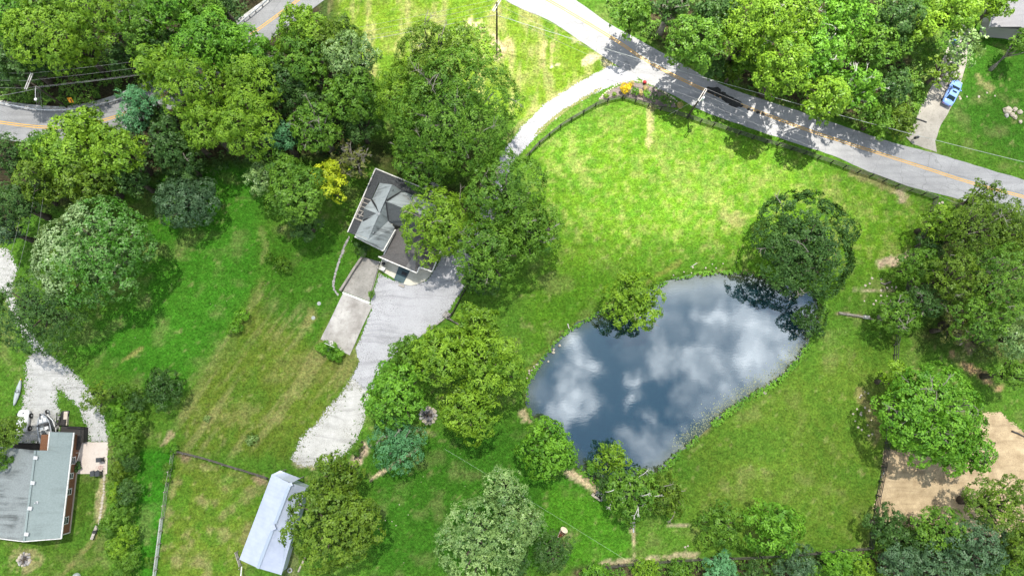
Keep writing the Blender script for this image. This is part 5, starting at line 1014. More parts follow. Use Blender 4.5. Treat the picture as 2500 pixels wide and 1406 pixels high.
b = MB(); rc = hp0 + dn * .42 + Vector((0, 0, 3.05)); b.tube([rc + Vector((.23 * math.cos(a), .23 * math.sin(a), 0)) for a in np.linspace(0, 2 * PI, 17)], .03, 5); b.bar(hp0 + Vector((0, 0, 3.05)), rc - dn * .22, .06, .04); b.build('ring', M_wht, t)
for u, v, lab in ((779, 741, 'upper round concrete lid in the lawn left of the pad'), (765, 776, 'lower round concrete lid in the lawn left of the pad')):
    c = P(u, v); tag(MB().lathe((c.x, c.y, -.05), [(.30, 0), (.30, .13), (.27, .15), (.10, .15), (.08, .18), (.01, .18)], 16).build('septic_lid', mat('lid_concrete', (.26, .29, .26), (.36, .38, .36), 4.0, .8)), lab, 'lid', 'septic lids')
q0, q1 = P(1376, 1294, .6), P(1358, 1322, .5); dq = (q1 - q0).normalized(); nq = Vector((-dq.y, dq.x, 0)); t = thing('wheelbarrow', 'old red wooden wheelbarrow with round tan end board beside the dark tree', 'wheelbarrow', P(1370, 1305, 0)); z_ = Vector((0, 0, 1)); q0 = Vector((q0.x, q0.y, 0)); Mrd = mat('barn_red', (.22, .02, .018), (.12, .02, .02), 3.0, .7); Mrb = mat('old_red_wood', (.10, .045, .045), (.16, .07, .06), 3.0, .8)
MB().add([q0 - nq * .35 + z_ * .4, q0 + nq * .35 + z_ * .4, q0 + dq * 1.2 + nq * .22 + z_ * .4, q0 + dq * 1.2 - nq * .22 + z_ * .4, q0 - nq * .35 + z_ * .34, q0 + nq * .35 + z_ * .34, q0 + dq * 1.2 + nq * .22 + z_ * .34, q0 + dq * 1.2 - nq * .22 + z_ * .34], [(0, 1, 2, 3), (7, 6, 5, 4), (0, 4, 5, 1), (1, 5, 6, 2), (2, 6, 7, 3), (3, 7, 4, 0)]).build('tray', Mrb, t)
for s in (-1, 1): MB().bar(q0 + nq * s * .45 + z_ * .72, q0 + dq * 1.25 + nq * s * .26 + z_ * .66, .05, .5).build('side_board', M_stone if s < 0 else Mrb, t)
MB().bar(q0 + dq * 1.22 - nq * .28 + z_ * .66, q0 + dq * 1.22 + nq * .28 + z_ * .66, .06, .45).build('front_board', M_stone, t); MB().box(q0 + dq * .95 + z_ * .46, (.5, .42, .1), math.atan2(dq.y, dq.x)).build('load', Mrd, t)
eb = q0 - dq * .10 + z_ * .85; tl_ = (dq * -.5 + z_ * .86).normalized(); ey = tl_.cross(nq); MB().add([eb + nq * (.58 * math.cos(a)) + ey * (.40 * math.sin(a)) + tl_ * o_ for o_ in (0, .06) for a in np.linspace(0, 2 * PI, 17)[:-1]], [tuple(range(16))[::-1], tuple(range(16, 32))] + [(i, (i + 1) % 16, 16 + (i + 1) % 16, 16 + i) for i in range(16)]).build('end_board', mat('pale_board', (.56, .46, .32), (.66, .56, .42), 2.0, .8), t)
for s in (-1, 1): MB().bar(q0 + dq * 1.2 + nq * s * .18 + z_ * .4, q0 + dq * 2.2 + nq * s * .10 + z_ * .5, .07, .07).build('handle', Mrb, t); MB().bar(q0 + dq * .9 + nq * s * .25 + z_ * .38, q0 + dq * 1.0 + nq * s * .3, .06, .06).build('leg', Mrb, t)
MB().tube([q0 + nq * -.06 + z_ * .22, q0 + nq * .06 + z_ * .22], .22, 14).build('wheel', M_dk, t)
c = P(1545, 1278); t = thing('drain_pipe', 'grey drain pipe in a concrete collar on the lawn below the pond', 'drain pipe', c); local(t, MB().lathe((0, 0, -.05), [(.42, 0), (.42, .20), (.22, .22), (.2, .1)], 14), 'collar', M_stoneg); local(t, MB().tube([(0, -.1, .15), (.05, -1.2, .08)], .11, 8), 'pipe', M_galv)
def logg(label, pts, r, mt=M_bark):
    tag(MB().tube([P(u, v, r * .8) for u, v in pts], [r, r * .85, r * .6][:len(pts)] if len(pts) == 3 else r, 7).build('log', mt, None, True), label, 'log', 'logs and branches on the ground')
logg('long grey log lying from the pond bush toward the small tree with dead limbs', [(2048, 764), (2100, 772), (2132, 780)], .22); logg('bleached log end beside the dead limbs', [(2108, 773), (2122, 775)], .3, M_birch)
logg('white stick on the grass at the upper left bank', [(1386, 790), (1389, 800), (1393, 808)], .09, M_birch); logg('thin pale stick on the grass above the pond stones', [(1702, 642), (1686, 652)], .05, M_birch)
logg('pale bent branch leaning at the fence by the bare earth', [(2164, 1125), (2160, 1150), (2151, 1165)], .07, M_birch); logg('pale log lying under the barn oaks', [(728, 1395), (744, 1360)], .16, M_stone); logg('black pipe lying on the bare earth at the right edge', [(2470, 1052), (2486, 1058), (2505, 1068)], .14, M_dk)
logg('grey fallen trunk on the grass of the right grove', [(2175, 688), (2160, 694), (2150, 690)], .16); logg('dark log on the ground in the right grove', [(2370, 650), (2400, 638), (2440, 625)], .28, M_barkd)
t = thing('roadside_marker', 'black and white marker at the roadside end of the flower bed', 'marker', P(1604, 222, 0)); cm_ = P(1604, 222, 0); MB().box((cm_.x, cm_.y, .5), (.1, .1, 1.0)).build('post', M_dk, t); MB().box((cm_.x + .1, cm_.y + .05, .9), (.7, .12, .3), .9).build('panel', M_wht, t)
for j, (u, v, lab) in enumerate([(1573, 204, 'red flowering pot plant at the upper edge of the roadside bed')]):
    c = P(u, v); t = thing('flower_pot', lab, 'flower pot', (c.x, c.y, 0)); local(t, MB().lathe((0, 0, 0), [(.2, 0), (.28, .35), (.22, .35), (.02, .3)], 10), 'pot', M_dk); rg = np.random.default_rng(77); n = 60; d = rg.normal(size=(n, 3)); d /= np.linalg.norm(d, axis=1, keepdims=True); d[:, 2] = np.abs(d[:, 2]); cc_ = np.array([0, 0, .45]) + d * .3; s_ = np.cross(d, rg.normal(size=(n, 3))); s_ /= np.linalg.norm(s_, axis=1, keepdims=True); e_ = np.cross(d, s_)
    quad_mesh('flowers', np.stack([cc_ - e_ * .1, cc_ + s_ * .08, cc_ + e_ * .1, cc_ - s_ * .08], 1), mat('red_petal', (.50, .03, .04), (.30, .02, .02), 5.0), t)
# algae scum along the lower right bank
rg = np.random.default_rng(8); ap = []
line = [(1985, 815), (1950, 862), (1915, 905), (1860, 942), (1800, 982), (1750, 1018), (1700, 1060), (1655, 1098)]
b = MB(); rsc = random.Random(12); wl_ = smooth([P(u, v, WZ) for u, v in line], 8)
for j in range(1500):
    i = min(int(rsc.betavariate(1.5, 1.3) * len(wl_)), len(wl_) - 1); p = wl_[i] + Vector((-.62, .78, 0)) * abs(rsc.gauss(.25, .75)) + Vector((rsc.gauss(0, .5), rsc.gauss(0, .5), 0)); r = rsc.uniform(.02, .075)
    b.add([(p.x + r * math.cos(a) * rsc.uniform(.6, 1.5), p.y + r * math.sin(a) * rsc.uniform(.6, 1.5), WZ + .012) for a in np.linspace(0, 2 * PI, 7)[:-1]] + [(p.x, p.y, WZ - .02)], [(0, 1, 2, 3, 4, 5)])
o = b.build('algae', mat('algae_scum', (.20, .23, .11), (.34, .35, .22), 3.0, .9, .1)); tag(o, kind='stuff')
# ------------------------------------------------------------------ trees and shrubs
def rvec(rg, n):
    v = rg.normal(size=(n, 3)); return v / np.linalg.norm(v, axis=1, keepdims=True)
def leaves_at(rg, pts, nrm, k, ts, ls, asp=.55, up=.35, tint=None):
    """k diamond leaves in a tuft of radius ts about each point; returns quads, tints"""
    n = len(pts); p = np.repeat(pts, k, 0); nn = np.repeat(nrm, k, 0); M_ = n * k
    off = rvec(rg, M_) * (ts * rg.random((M_, 1)) ** .5); off -= nn * ((off * nn).sum(1, keepdims=True) * .45)
    ln = np.repeat(nrm + rvec(rg, n) * .28, k, 0) + rvec(rg, M_) * .50 + np.array([0, 0, up]); ln /= np.linalg.norm(ln, axis=1, keepdims=True)
    d = off + rvec(rg, M_) * ts * .35; d -= ln * (d * ln).sum(1, keepdims=True); d /= np.linalg.norm(d, axis=1, keepdims=True) + 1e-9
    s = np.cross(ln, d); L = ls * rg.uniform(.65, 1.3, (M_, 1)); c = p + off
    a = c - d * L * .5; b = c + d * L * .5 - ln * L * .14; w_ = L * asp * .5; mdl = c + ln * L * .04
    V_ = np.stack([a, mdl + s * w_, b, mdl - s * w_], 1)
    t = np.clip(np.repeat(tint, k) + rg.uniform(-.16, .16, M_), 0, 1); return V_, t
def crown(rg, c, R, rv, low, nl, ts, ls, k, dens, asp=.55, tintf=None, open_=0.0, flat=1.0):
    c = np.asarray(c, float); i = np.arange(nl) + .5
    zc = 1 - i / nl * (1 - low); ph = i * 2.39996 + rg.uniform(0, 6)
    rr = np.sqrt(np.maximum(0, 1 - zc ** 2)); dirs = np.stack([rr * np.cos(ph), rr * np.sin(ph), zc], 1)
    dist = rg.uniform(.45, .92, (nl, 1)); dist[rr < .35] *= .9; dist = np.minimum(dist, 1.0)
    stretch = 1 + .20 * np.sin(ph * 1.0 + rg.uniform(0, 6))[:, None] * rg.random()
    ctr = c + dirs * dist * stretch * np.array([R, R, rv]); lr = rg.uniform(.20, .36, nl) * R * (1 + .25 * (nl < 9)); ctr = c + (ctr - c) * np.minimum(1, (1.04 - lr / R) / np.maximum(.2, dist[:, 0]))[:, None]
    if nl > 4: ctr = np.vstack([ctr, c + np.array([0, 0, rv * .15])]); lr = np.append(lr, R * .50)
    ltint = rg.uniform(.18, .82, len(lr)); Vs = []; Ts = []; vs = min(1.0, rv / R * 1.05) if flat == 1.0 else flat
    for j in range(len(lr)):
        n = int(4 * math.pi * lr[j] ** 2 * dens * (1 - open_ * rg.random()) / (ts * ts * 4)) + 5
        nr = rvec(rg, n); nr = nr[nr[:, 2] > -.30]
        p = ctr[j] + nr * (lr[j] * rg.uniform(.84, 1.10, (len(nr), 1))) * np.array([1, 1, vs])
        keep = np.ones(len(p), bool)
        for q in range(len(lr)):
            if q != j: keep &= ((((p - ctr[q]) / np.array([1, 1, vs])) ** 2).sum(1) > (lr[q] * .88) ** 2)
        p = p[keep & (p[:, 2] > .15)]; nr = nr[keep & (ctr[j][2] + nr[:, 2] * 0 > -9) & True][:len(p)] if False else None
        if len(p) == 0: continue
        nr = (p - ctr[j]); nr /= np.linalg.norm(nr, axis=1, keepdims=True)
        t = ltint[j] * .6 + rg.uniform(0, .4, len(p))
        if tintf is not None: t = tintf(p, t)
        v_, t_ = leaves_at(rg, p, nr, k, ts, ls, asp, .35, t); Vs.append(v_); Ts.append(t_)
    # loose inner foliage
    n = int(R * R * 3.5 * dens); d = rvec(rg, n) * rg.random((n, 1)) ** .4 * .62; p = c + d * np.array([R, R, rv]); p = p[p[:, 2] > .2]
    if len(p): v_, t_ = leaves_at(rg, p, np.tile([0, 0, 1.0], (len(p), 1)), max(3, k // 2), ts * 1.2, ls * 1.3, asp, .3, rg.uniform(.2, .6, len(p))); Vs.append(v_); Ts.append(t_)
    return np.concatenate(Vs), np.concatenate(Ts), ctr, lr
LEAF = {'fine': (.40, .30, 11, .52), 'mid': (.50, .40, 11, .58), 'big': (.62, .52, 13, .40), 'wisp': (.50, .40, 11, .42)}
SEED = [100]
AVOID = [[tuple(P(a, b_)[:2]) for a, b_ in up + lo[::-1]], [(p.x, p.y) for p in ra + rb[::-1]], PW, [tuple(P(a, b_)[:2]) for a, b_ in court], [tuple(P(a, b_)[:2]) for a, b_ in dv], [tuple(P(a, b_)[:2]) for a, b_ in [(917, 412), (849, 567), (936, 612), (1055, 665), (1105, 500)]],
         [tuple(P(a, b_)[:2]) for a, b_ in [(664, 1150), (584, 1368), (690, 1405), (747, 1175)]], [tuple(P(a, b_)[:2]) for a, b_ in GRAVL]]
def plant(u, v, r, ht, sp, label, name='tree', cat='tree', leaf='mid', group=None, low=-.25, open_=0.0, twigs=0, bark=None, dens=1.0, rvk=None, trunk=True, nl=None, tintf=None, lean=(0, 0), sx=None, zk=.60):
    SEED[0] += 1; rg = np.random.default_rng(SEED[0]); zc = ht * zk
    c = P(u, v, zc); R = r * mpp(u, v, zc); rv = (ht - zc) * .92 if rvk is None else rvk
    base = Vector((c.x - lean[0], c.y - lean[1], 0))
    if trunk:
        out = P(u, v, 0) - Vector((c.x, c.y, 0))
        for kk in (0, .25, .5, .75, 1.0, 1.3, 1.7, -.4, -.8):
            q = Vector((c.x - lean[0], c.y - lean[1], 0)) + out * kk
            if all(float(sdf(np.array([q.x]), np.array([q.y]), pl)[0]) < -.5 for pl in AVOID): lean = (c.x - q.x, c.y - q.y); base = q; break
    root = thing(name, label, cat, base, 0, group)
    ts, ls, k, asp = LEAF[leaf]
    if R < 2.2: ts *= .72; ls *= .72
    if R < 1.0: ts *= .62; ls *= .62
    nl = int(np.clip(5 + R * R * .85, 6, 44)); loc = np.array([lean[0], lean[1], zc])
    V_, T_, ctr, lr = crown(rg, loc, R, rv, low, nl, ts, ls, k, (1.75 if R > 2.2 else 2.8) * dens, asp, tintf, open_)
    if sx: V_ = V_ * 1.0; ang, fx, fy = sx; ca, sa_ = math.cos(ang), math.sin(ang); x, y = V_[..., 0].copy(), V_[..., 1].copy(); a_, b_ = (x * ca + y * sa_) * fx, (-x * sa_ + y * ca) * fy; V_[..., 0], V_[..., 1] = a_ * ca - b_ * sa_, a_ * sa_ + b_ * ca
    quad_mesh('crown', V_, SPEC[sp], root, T_)
    if trunk:
        rn = random.Random(SEED[0]); b = MB(); rt = .028 * ht + .03 * R; bk = bark or M_barkd
        fork = Vector((lean[0] * .45, lean[1] * .45, ht * .32)); b.tube([(0, 0, -.2), (lean[0] * .15, lean[1] * .15, ht * .12), fork], [rt * 1.35, rt, rt * .8], 7)
        for j in range(0, len(lr), max(1, len(lr) // 9)):
            e = Vector(ctr[j]); mid_ = fork.lerp(e, .5) + Vector((rn.uniform(-.3, .3), rn.uniform(-.3, .3), rn.uniform(0, .5)))
            b.tube([fork, mid_, e], [rt * .55, rt * .34, rt * .12], 5)
        mesh_obj('trunk', b.v, b.f, bk, root, True)
    if twigs:
        rn = random.Random(SEED[0] + 7); b = MB()
        for _ in range(twigs):
            j = rn.randrange(len(lr)); st_ = Vector(ctr[j]); d = Vector((rn.gauss(0, 1), rn.gauss(0, 1), rn.uniform(.1, .8))).normalized()
            L = lr[j] * rn.uniform(1.0, 1.45); p0 = st_ + Vector((0, 0, lr[j] * .5)); b.tube([Vector((lean[0] * .6, lean[1] * .6, ht * .34)), p0], [.10, .07], 4); p1 = p0 + d * L * .55 + Vector((0, 0, lr[j] * .25)); p2 = p0 + d * L * 1.05
            b.tube([p0, p1, p2], [.075, .05, .02], 4)
            for _ in range(5):
                t = rn.uniform(.3, 1); q = p1.lerp(p2, t); e = q + (d + Vector((rn.gauss(0, .9), rn.gauss(0, .9), rn.uniform(-.1, .5)))).normalized() * L * rn.uniform(.2, .45); b.tube([q, e], [.035, .012], 4)
        mesh_obj('bare_branches', b.v, b.f, bark or M_bark, root)
    return root
def T(rows, **kw):
    for r in rows:
        o = dict(kw); o.update(r[6] if len(r) > 6 else {}); plant(*r[:6], **o)
half_pale = lambda p, t: np.clip(-.05 + t * .16 + .62 * sst(1.2, -3.5, p[:, 0] - .25 * p[:, 1] + 1.2 * np.sin(p[:, 1] * 1.3)), 0, 1)
# wood in the upper left
G1 = 'trees of the wood above the winding road'
T([(28, 45, 72, 15, 'fresh', 'bright green tree filling the upper left corner of the wood'),
   (125, 90, 100, 16, 'lime', 'pale yellowish tree with soft crown, second from the upper left corner', {'leaf': 'fine'}),
   (55, 155, 72, 12, 'dark', 'dark bluish tree under the pale yellowish one at the left edge of the wood'),
   (10, 190, 36, 7, 'dark', 'small dark tree right above the guardrail at the left picture edge'),
   (245, 40, 88, 17, 'lime', 'rounded yellow green tree at the top of the wood, left of the bare-branched one', {'leaf': 'fine'}),
   (200, 130, 58, 11, 'lime', 'small yellow green tree hanging over the dark undergrowth above the wires'),
   (345, 70, 70, 15, 'green', 'mid green tree with pale bare branches at the top of the wood', {'twigs': 8, 'open_': .35}),
   (395, 120, 58, 12, 'dark', 'dark blue green tree in the shaded gap of the wood', {}),
   (420, 20, 66, 17, 'fresh', 'fresh green tree at the top edge between the bare-branched tree and the guardrail'),
   (490, 35, 62, 14, 'green', 'mid green tree beside the upper guardrail of the winding road'),
   (540, 12, 34, 11, 'dark', 'dark tree squeezed between the top edge and the upper guardrail'),
   (310, 150, 42, 9, 'dark', 'low dark tree above the three long wires in the wood'),
   (110, 10, 62, 16, 'green', 'mid green tree cut by the top edge left of the wood centre')], group=G1)
# belt between winding road and house
G2 = 'trees in the belt between the winding road and the lawn'
T([(405, 165, 68, 15, 'lime', 'yellow green tree at the left end of the big belt, above the locust'),
   (515, 118, 92, 17, 'fresh', 'tall fresh green walnut with feathery crown beside the upper bend of the road', {'leaf': 'big'}),
   (480, 220, 85, 18, 'lime', 'domed yellow green tree in the belt left of the rounded twin domes', {'leaf': 'fine'}),
   (605, 145, 78, 16, 'fresh', 'fresh green feathery tree right of the tall walnut', {'leaf': 'big'}),
   (620, 215, 78, 18, 'lime', 'upper dome of the pair of yellow green trees in the middle of the belt', {'leaf': 'fine'}),
   (505, 310, 70, 16, 'lime', 'lower left dome of yellow green leaves hanging over the lawn shadow', {'leaf': 'fine'}),
   (600, 300, 85, 17, 'lime', 'lower right dome of yellow green leaves at the lawn edge', {'leaf': 'fine'}),
   (748, 92, 72, 15, 'lime', 'yellowish tree beside the grass triangle, just under the winding road'),
   (820, 110, 66, 15, 'olive', 'olive tree at the grass triangle, right end of the upper belt'),
   (745, 160, 68, 16, 'green', 'mid green tree behind the yellowish roadside tree'),
   (700, 215, 62, 14, 'dark', 'dark blue green tree sunk between the domes and the white-leaved tree'),
   (760, 260, 58, 12, 'dark', 'dark tree in shade under the white-leaved tree', {'leaf': 'fine'}),
   (868, 150, 72, 16, 'silver', 'tree with white leaf undersides beside the grass triangle', {'leaf': 'fine'}),
   (865, 240, 72, 15, 'green', 'deep green tree right under the white-leaved one'),
   (880, 310, 52, 10, 'dark', 'dark tree in the shadow left of the large driveway tree', {'leaf': 'fine'}),
   (820, 240, 38, 9, 'brown', 'brownish thin tree caught between the white-leaved tree and the dark ones', {'open_': .5, 'twigs': 3})], group=G2)
T([(1060, 160, 104, 17, 'olive', 'upper of the two big olive green trees beside the gravel drive', {'leaf': 'wisp', 'twigs': 8}),
   (1110, 275, 160, 19, 'green', 'broad loose-crowned tree overhanging the gravel drive above the house', {'leaf': 'wisp', 'twigs': 10, 'bark': M_bark}),
   (990, 230, 75, 15, 'lime', 'left shoulder tree with bright sprays beside the broad driveway tree', {'leaf': 'wisp'}),
   (1040, 390, 90, 12, 'green', 'lower tree between the broad driveway tree and the grey house roof', {'leaf': 'wisp', 'open_': .3, 'twigs': 6})], group='big trees along the gravel drive')
T([(362, 262, 42, 15, 'teal', 'upper pale bluish locust beside the bend of the road', {'leaf': 'fine'}),
   (335, 250, 38, 14, 'teal', 'small pale bluish locust touching the guardrail', {'leaf': 'fine'}),
   (335, 300, 40, 12, 'teal', 'lower pale bluish locust over the road edge', {'leaf': 'fine'})], group='bluish locust trees at the bend')
T([(218, 312, 56, 12, 'lime', 'maple overhanging the yellow line of the winding road'),
   (105, 372, 58, 11, 'green', 'dark-sided maple at the left end of the roadside maples'),
   (185, 380, 85, 14, 'lime', 'brightest yellow topped maple in the middle of the roadside maples'),
   (295, 375, 75, 14, 'lime', 'yellow green maple at the right end of the roadside maples'),
   (110, 430, 70, 12, 'olive', 'olive maple at the lower left of the roadside maples'),
   (230, 445, 70, 12, 'olive', 'olive maple at the lower edge of the roadside maples, above the round lawn tree'),
   (330, 440, 50, 9, 'dark', 'dark low maple above the grey lawn tree')], group='maples below the winding road')
T([(415, 355, 62, 13, 'dark', 'dark bluish tree with bare twigs between the maples and the domes', {'twigs': 5}),
   (450, 400, 50, 9, 'dark', 'dark low tree at the lawn edge under the domes', {'leaf': 'fine'}),
   (395, 300, 42, 11, 'dark', 'dark tree behind the lower locust', {}),
   (470, 345, 40, 10, 'green', 'mid green tree below the left dome')], group='dark trees in the shaded belt')
T([(22, 385, 58, 13, 'dark', 'dark grey green tree at the left edge under the winding road', {'leaf': 'fine'}),
   (40, 500, 62, 12, 'dark', 'dark tree over the upper gravel drive at the left edge', {'leaf': 'fine'}),
   (15, 565, 48, 10, 'slate', 'greyish tree cut by the left edge beside the gravel drive', {'leaf': 'fine'}),
   (95, 480, 30, 7, 'fresh', 'small bright green tree above the three sagging wires')], group='trees over the left gravel drive')
# lawn trees
T([(228, 607, 142, 14, 'linden', 'large round lawn tree, left half pale and right half bright green', {'low': -.35, 'nl': 24, 'tintf': half_pale}),
   (455, 487, 78, 8, 'slate', 'dense round grey green tree standing alone on the left lawn', {'leaf': 'fine', 'low': -.4, 'dens': 1.35}),
   (92, 762, 108, 11, 'dark', 'wide dark airy tree spreading over the left gravel drive', {'leaf': 'fine', 'open_': .25, 'low': -.1}),
   (395, 952, 56, 5, 'dark', 'round dark evergreen bush on the lawn above the hedgerow', {'leaf': 'fine', 'low': -.4, 'dens': 1.2}),
   (240, 968, 44, 6, 'olive', 'small olive tree beside the forked gravel drive', {'leaf': 'fine', 'open_': .25}),
   (24, 1056, 52, 8, 'olive', 'olive tree leaning over the white trailer by the brick house', {'leaf': 'fine'}),
   (5, 1125, 30, 6, 'green', 'green tree overhanging the corner of the brick house roof', {'leaf': 'fine'})])
# trees around the house
T([(690, 340, 42, 12, 'teal', 'blue green tree at the left of the cluster above the house', {'leaf': 'fine'}),
   (775, 315, 72, 14, 'green', 'tall open tree with grey limbs above the yellow tree', {'twigs': 10, 'open_': .35, 'bark': M_bark}),
   (645, 435, 48, 10, 'silver', 'pale grey green tree at the lawn edge left of the house', {'leaf': 'fine'}),
   (725, 470, 88, 13, 'green', 'broad mid green tree left of the house', {'leaf': 'mid'}),
   (745, 545, 45, 8, 'dark', 'low dark green tree under the broad tree left of the house', {'leaf': 'fine'}),
   (800, 440, 58, 11, 'yellow', 'golden yellow tree beside the house', {'leaf': 'mid'}),
   (865, 395, 52, 9, 'brown', 'half bare tree with pale twigs beside the roof corner', {'open_': .7, 'twigs': 22, 'dens': .35, 'bark': M_bark}),
   (690, 405, 48, 11, 'green', 'green tree between the blue green and the broad tree', {})], group='trees left of the grey house')
T([(1240, 470, 108, 16, 'green', 'tall bright tree at the top of the clump right of the house', {'leaf': 'wisp', 'twigs': 6, 'bark': M_bark}),
   (1085, 545, 100, 13, 'lime', 'yellow green tree spilling over the grey house roof', {'leaf': 'wisp', 'twigs': 6}),
   (1290, 555, 80, 14, 'green', 'tree at the field side of the clump right of the house', {'leaf': 'wisp', 'twigs': 4}),
   (1190, 610, 95, 14, 'green', 'dark-bottomed tree over the gravel court, lower part of the clump', {'leaf': 'wisp', 'twigs': 5}),
   (1180, 680, 55, 9, 'dark', 'low dark tree hiding the right edge of the gravel court', {'leaf': 'wisp'})], group='clump right of the house')
T([(1165, 800, 62, 10, 'lime', 'star-leaved bright tree at the top of the group below the gravel court', {'leaf': 'big'}),
   (1080, 870, 82, 13, 'lime', 'bright chestnut in the middle of the group below the gravel court', {'leaf': 'big'}),
   (1195, 900, 88, 14, 'lime', 'bright chestnut next to the pond corner', {'leaf': 'big'}),
   (965, 960, 82, 12, 'fresh', 'full green maple right beside the gravel path', {'leaf': 'mid'}),
   (1140, 1010, 78, 11, 'lime', 'yellowish chestnut drooping toward the lower lawn', {'leaf': 'big'}),
   (1000, 860, 55, 9, 'green', 'green tree at the edge of the gravel court', {}),
   (970, 1075, 72, 9, 'teal', 'pale bluish airy locust below the maple by the gravel path', {'leaf': 'fine', 'open_': .3, 'twigs': 3, 'rvk': 1.6})], group='trees between the gravel court and the pond')
T([(830, 1165, 66, 11, 'olive', 'upper dark olive oak beside the metal barn', {'leaf': 'mid'}),
   (800, 1290, 112, 14, 'olive', 'broad olive oak overhanging the metal barn roof', {'leaf': 'mid', 'nl': 22}),
   (870, 1270, 75, 12, 'olive', 'olive oak at the lawn side of the barn oaks', {}),
   (1235, 1195, 62, 11, 'silver', 'greyish green tree at the top of the pale group on the lower lawn', {'leaf': 'fine'}),
   (1165, 1320, 110, 13, 'silver', 'big pale silvery tree on the lower lawn', {'leaf': 'fine', 'nl': 22}),
   (1270, 1270, 65, 10, 'silver', 'pale silvery tree at the red wheelbarrow side', {'leaf': 'fine'}),
   (1345, 1345, 58, 7, 'dark', 'small dark tree just below the red wheelbarrow', {'leaf': 'fine'}),
   (1255, 1370, 45, 7, 'dark', 'dark low tree between the silvery tree and the bottom edge', {})], group=None)
# trees round the pond
T([(1545, 735, 78, 9, 'lime', 'bright yellow green tree leaning over the upper left bank of the pond', {'leaf': 'big', 'open_': .3, 'twigs': 3, 'lean': (1.0, -.8)}),
   (1957, 606, 134, 11, 'dark', 'large dark round tree at the upper right corner of the pond', {'leaf': 'mid', 'twigs': 7, 'nl': 24}),
   (1978, 782, 50, 4, 'dark', 'dark bush leaning into the right end of the pond', {'leaf': 'fine', 'name': 'bush', 'cat': 'bush'}),
   (1338, 1092, 76, 8, 'fresh', 'bright round maple at the lower left corner of the pond', {'leaf': 'mid', 'low': -.35}),
   (1497, 1112, 46, 5, 'lime', 'light green willow-like bush in the water corner at the foot of the pond', {'leaf': 'fine', 'name': 'bush', 'cat': 'bush'}),
   (1446, 1142, 19, 3, 'fresh', 'tiny round bright bush at the water edge', {'leaf': 'fine', 'name': 'bush', 'cat': 'bush'}),
   (1485, 1185, 40, 5, 'dark', 'dark bush behind the stone slabs at the foot of the pond', {'leaf': 'fine', 'name': 'bush', 'cat': 'bush'}),
   (1545, 1205, 70, 8, 'green', 'green tree with bare pale limbs at the foot of the pond', {'twigs': 8, 'open_': .25, 'bark': M_birch}),
   (1628, 1205, 58, 6, 'olive', 'olive bushy tree at the right of the pond foot clump', {'leaf': 'wisp', 'twigs': 3}),
   (1765, 1282, 62, 6, 'green', 'round mid green tree at the bottom of the right meadow, left of its brighter neighbour', {'leaf': 'fine', 'low': -.35}),
   (1893, 1290, 74, 8, 'fresh', 'bright star-leaved tree at the bottom of the right meadow', {'leaf': 'big', 'low': -.3})])
# bottom right wood and right side
T([(1460, 1400, 40, 4, 'fresh', 'bright bush under the left end of the bottom fence', {}), (1580, 1396, 40, 4, 'lime', 'yellow green bush under the bottom fence', {}),
   (1660, 1402, 42, 4, 'green', 'mid green bush between the yellow green and the pale bush on the bottom edge', {}), (1760, 1388, 46, 5, 'teal', 'pale bluish bush over the bottom fence', {}),
   (1840, 1398, 40, 4, 'dark', 'dark bush on the bottom edge right of the pale bluish one', {}), (1945, 1380, 56, 5, 'slate', 'grey green bush below the bright star-leaved tree', {}),
   (2045, 1385, 48, 4, 'fresh', 'rank bright bush below the corner of the right meadow', {}), (2110, 1400, 36, 4, 'lime', 'small yellow green bush at the bottom edge by the fence corner', {})],
  name='bush', cat='bush', leaf='fine', group='bushes along the bottom fence', trunk=False)
T([(2165, 1285, 54, 7, 'dark', 'dark tree on the fence corner at the lower right', {}), (2195, 1378, 58, 9, 'slate', 'grey green tree at the bottom edge right of the fence corner', {}),
   (2285, 1290, 66, 10, 'green', 'mid green tree at the lower edge of the bare earth', {}), (2290, 1385, 66, 11, 'slate', 'grey green tree at the bottom edge under the bare earth', {}),
   (2375, 1330, 78, 12, 'slate', 'big grey green tree in the lower right wood', {}), (2435, 1240, 82, 13, 'olive', 'dark olive tree jutting into the bare earth', {}),
   (2480, 1330, 62, 12, 'olive', 'olive tree at the right edge of the lower right wood', {}), (2440, 1400, 60, 10, 'green', 'green tree in the bottom right corner', {}),
   (2230, 1330, 45, 8, 'dark', 'dark tree sunk between the fence corner tree and the grey green ones', {})], group='trees of the lower right wood', leaf='fine')
T([(2265, 1000, 125, 13, 'fresh', 'large bright tree with pale twigs beside the bare earth', {'leaf': 'mid', 'twigs': 16, 'nl': 24, 'bark': M_bark}),
   (2345, 1100, 72, 10, 'fresh', 'bright limb-like tree drooping over the bare earth', {'leaf': 'mid', 'twigs': 4}),
   (2190, 930, 50, 9, 'lime', 'yellow green tree at the upper left of the large bright tree', {})], group='bright trees beside the bare earth')
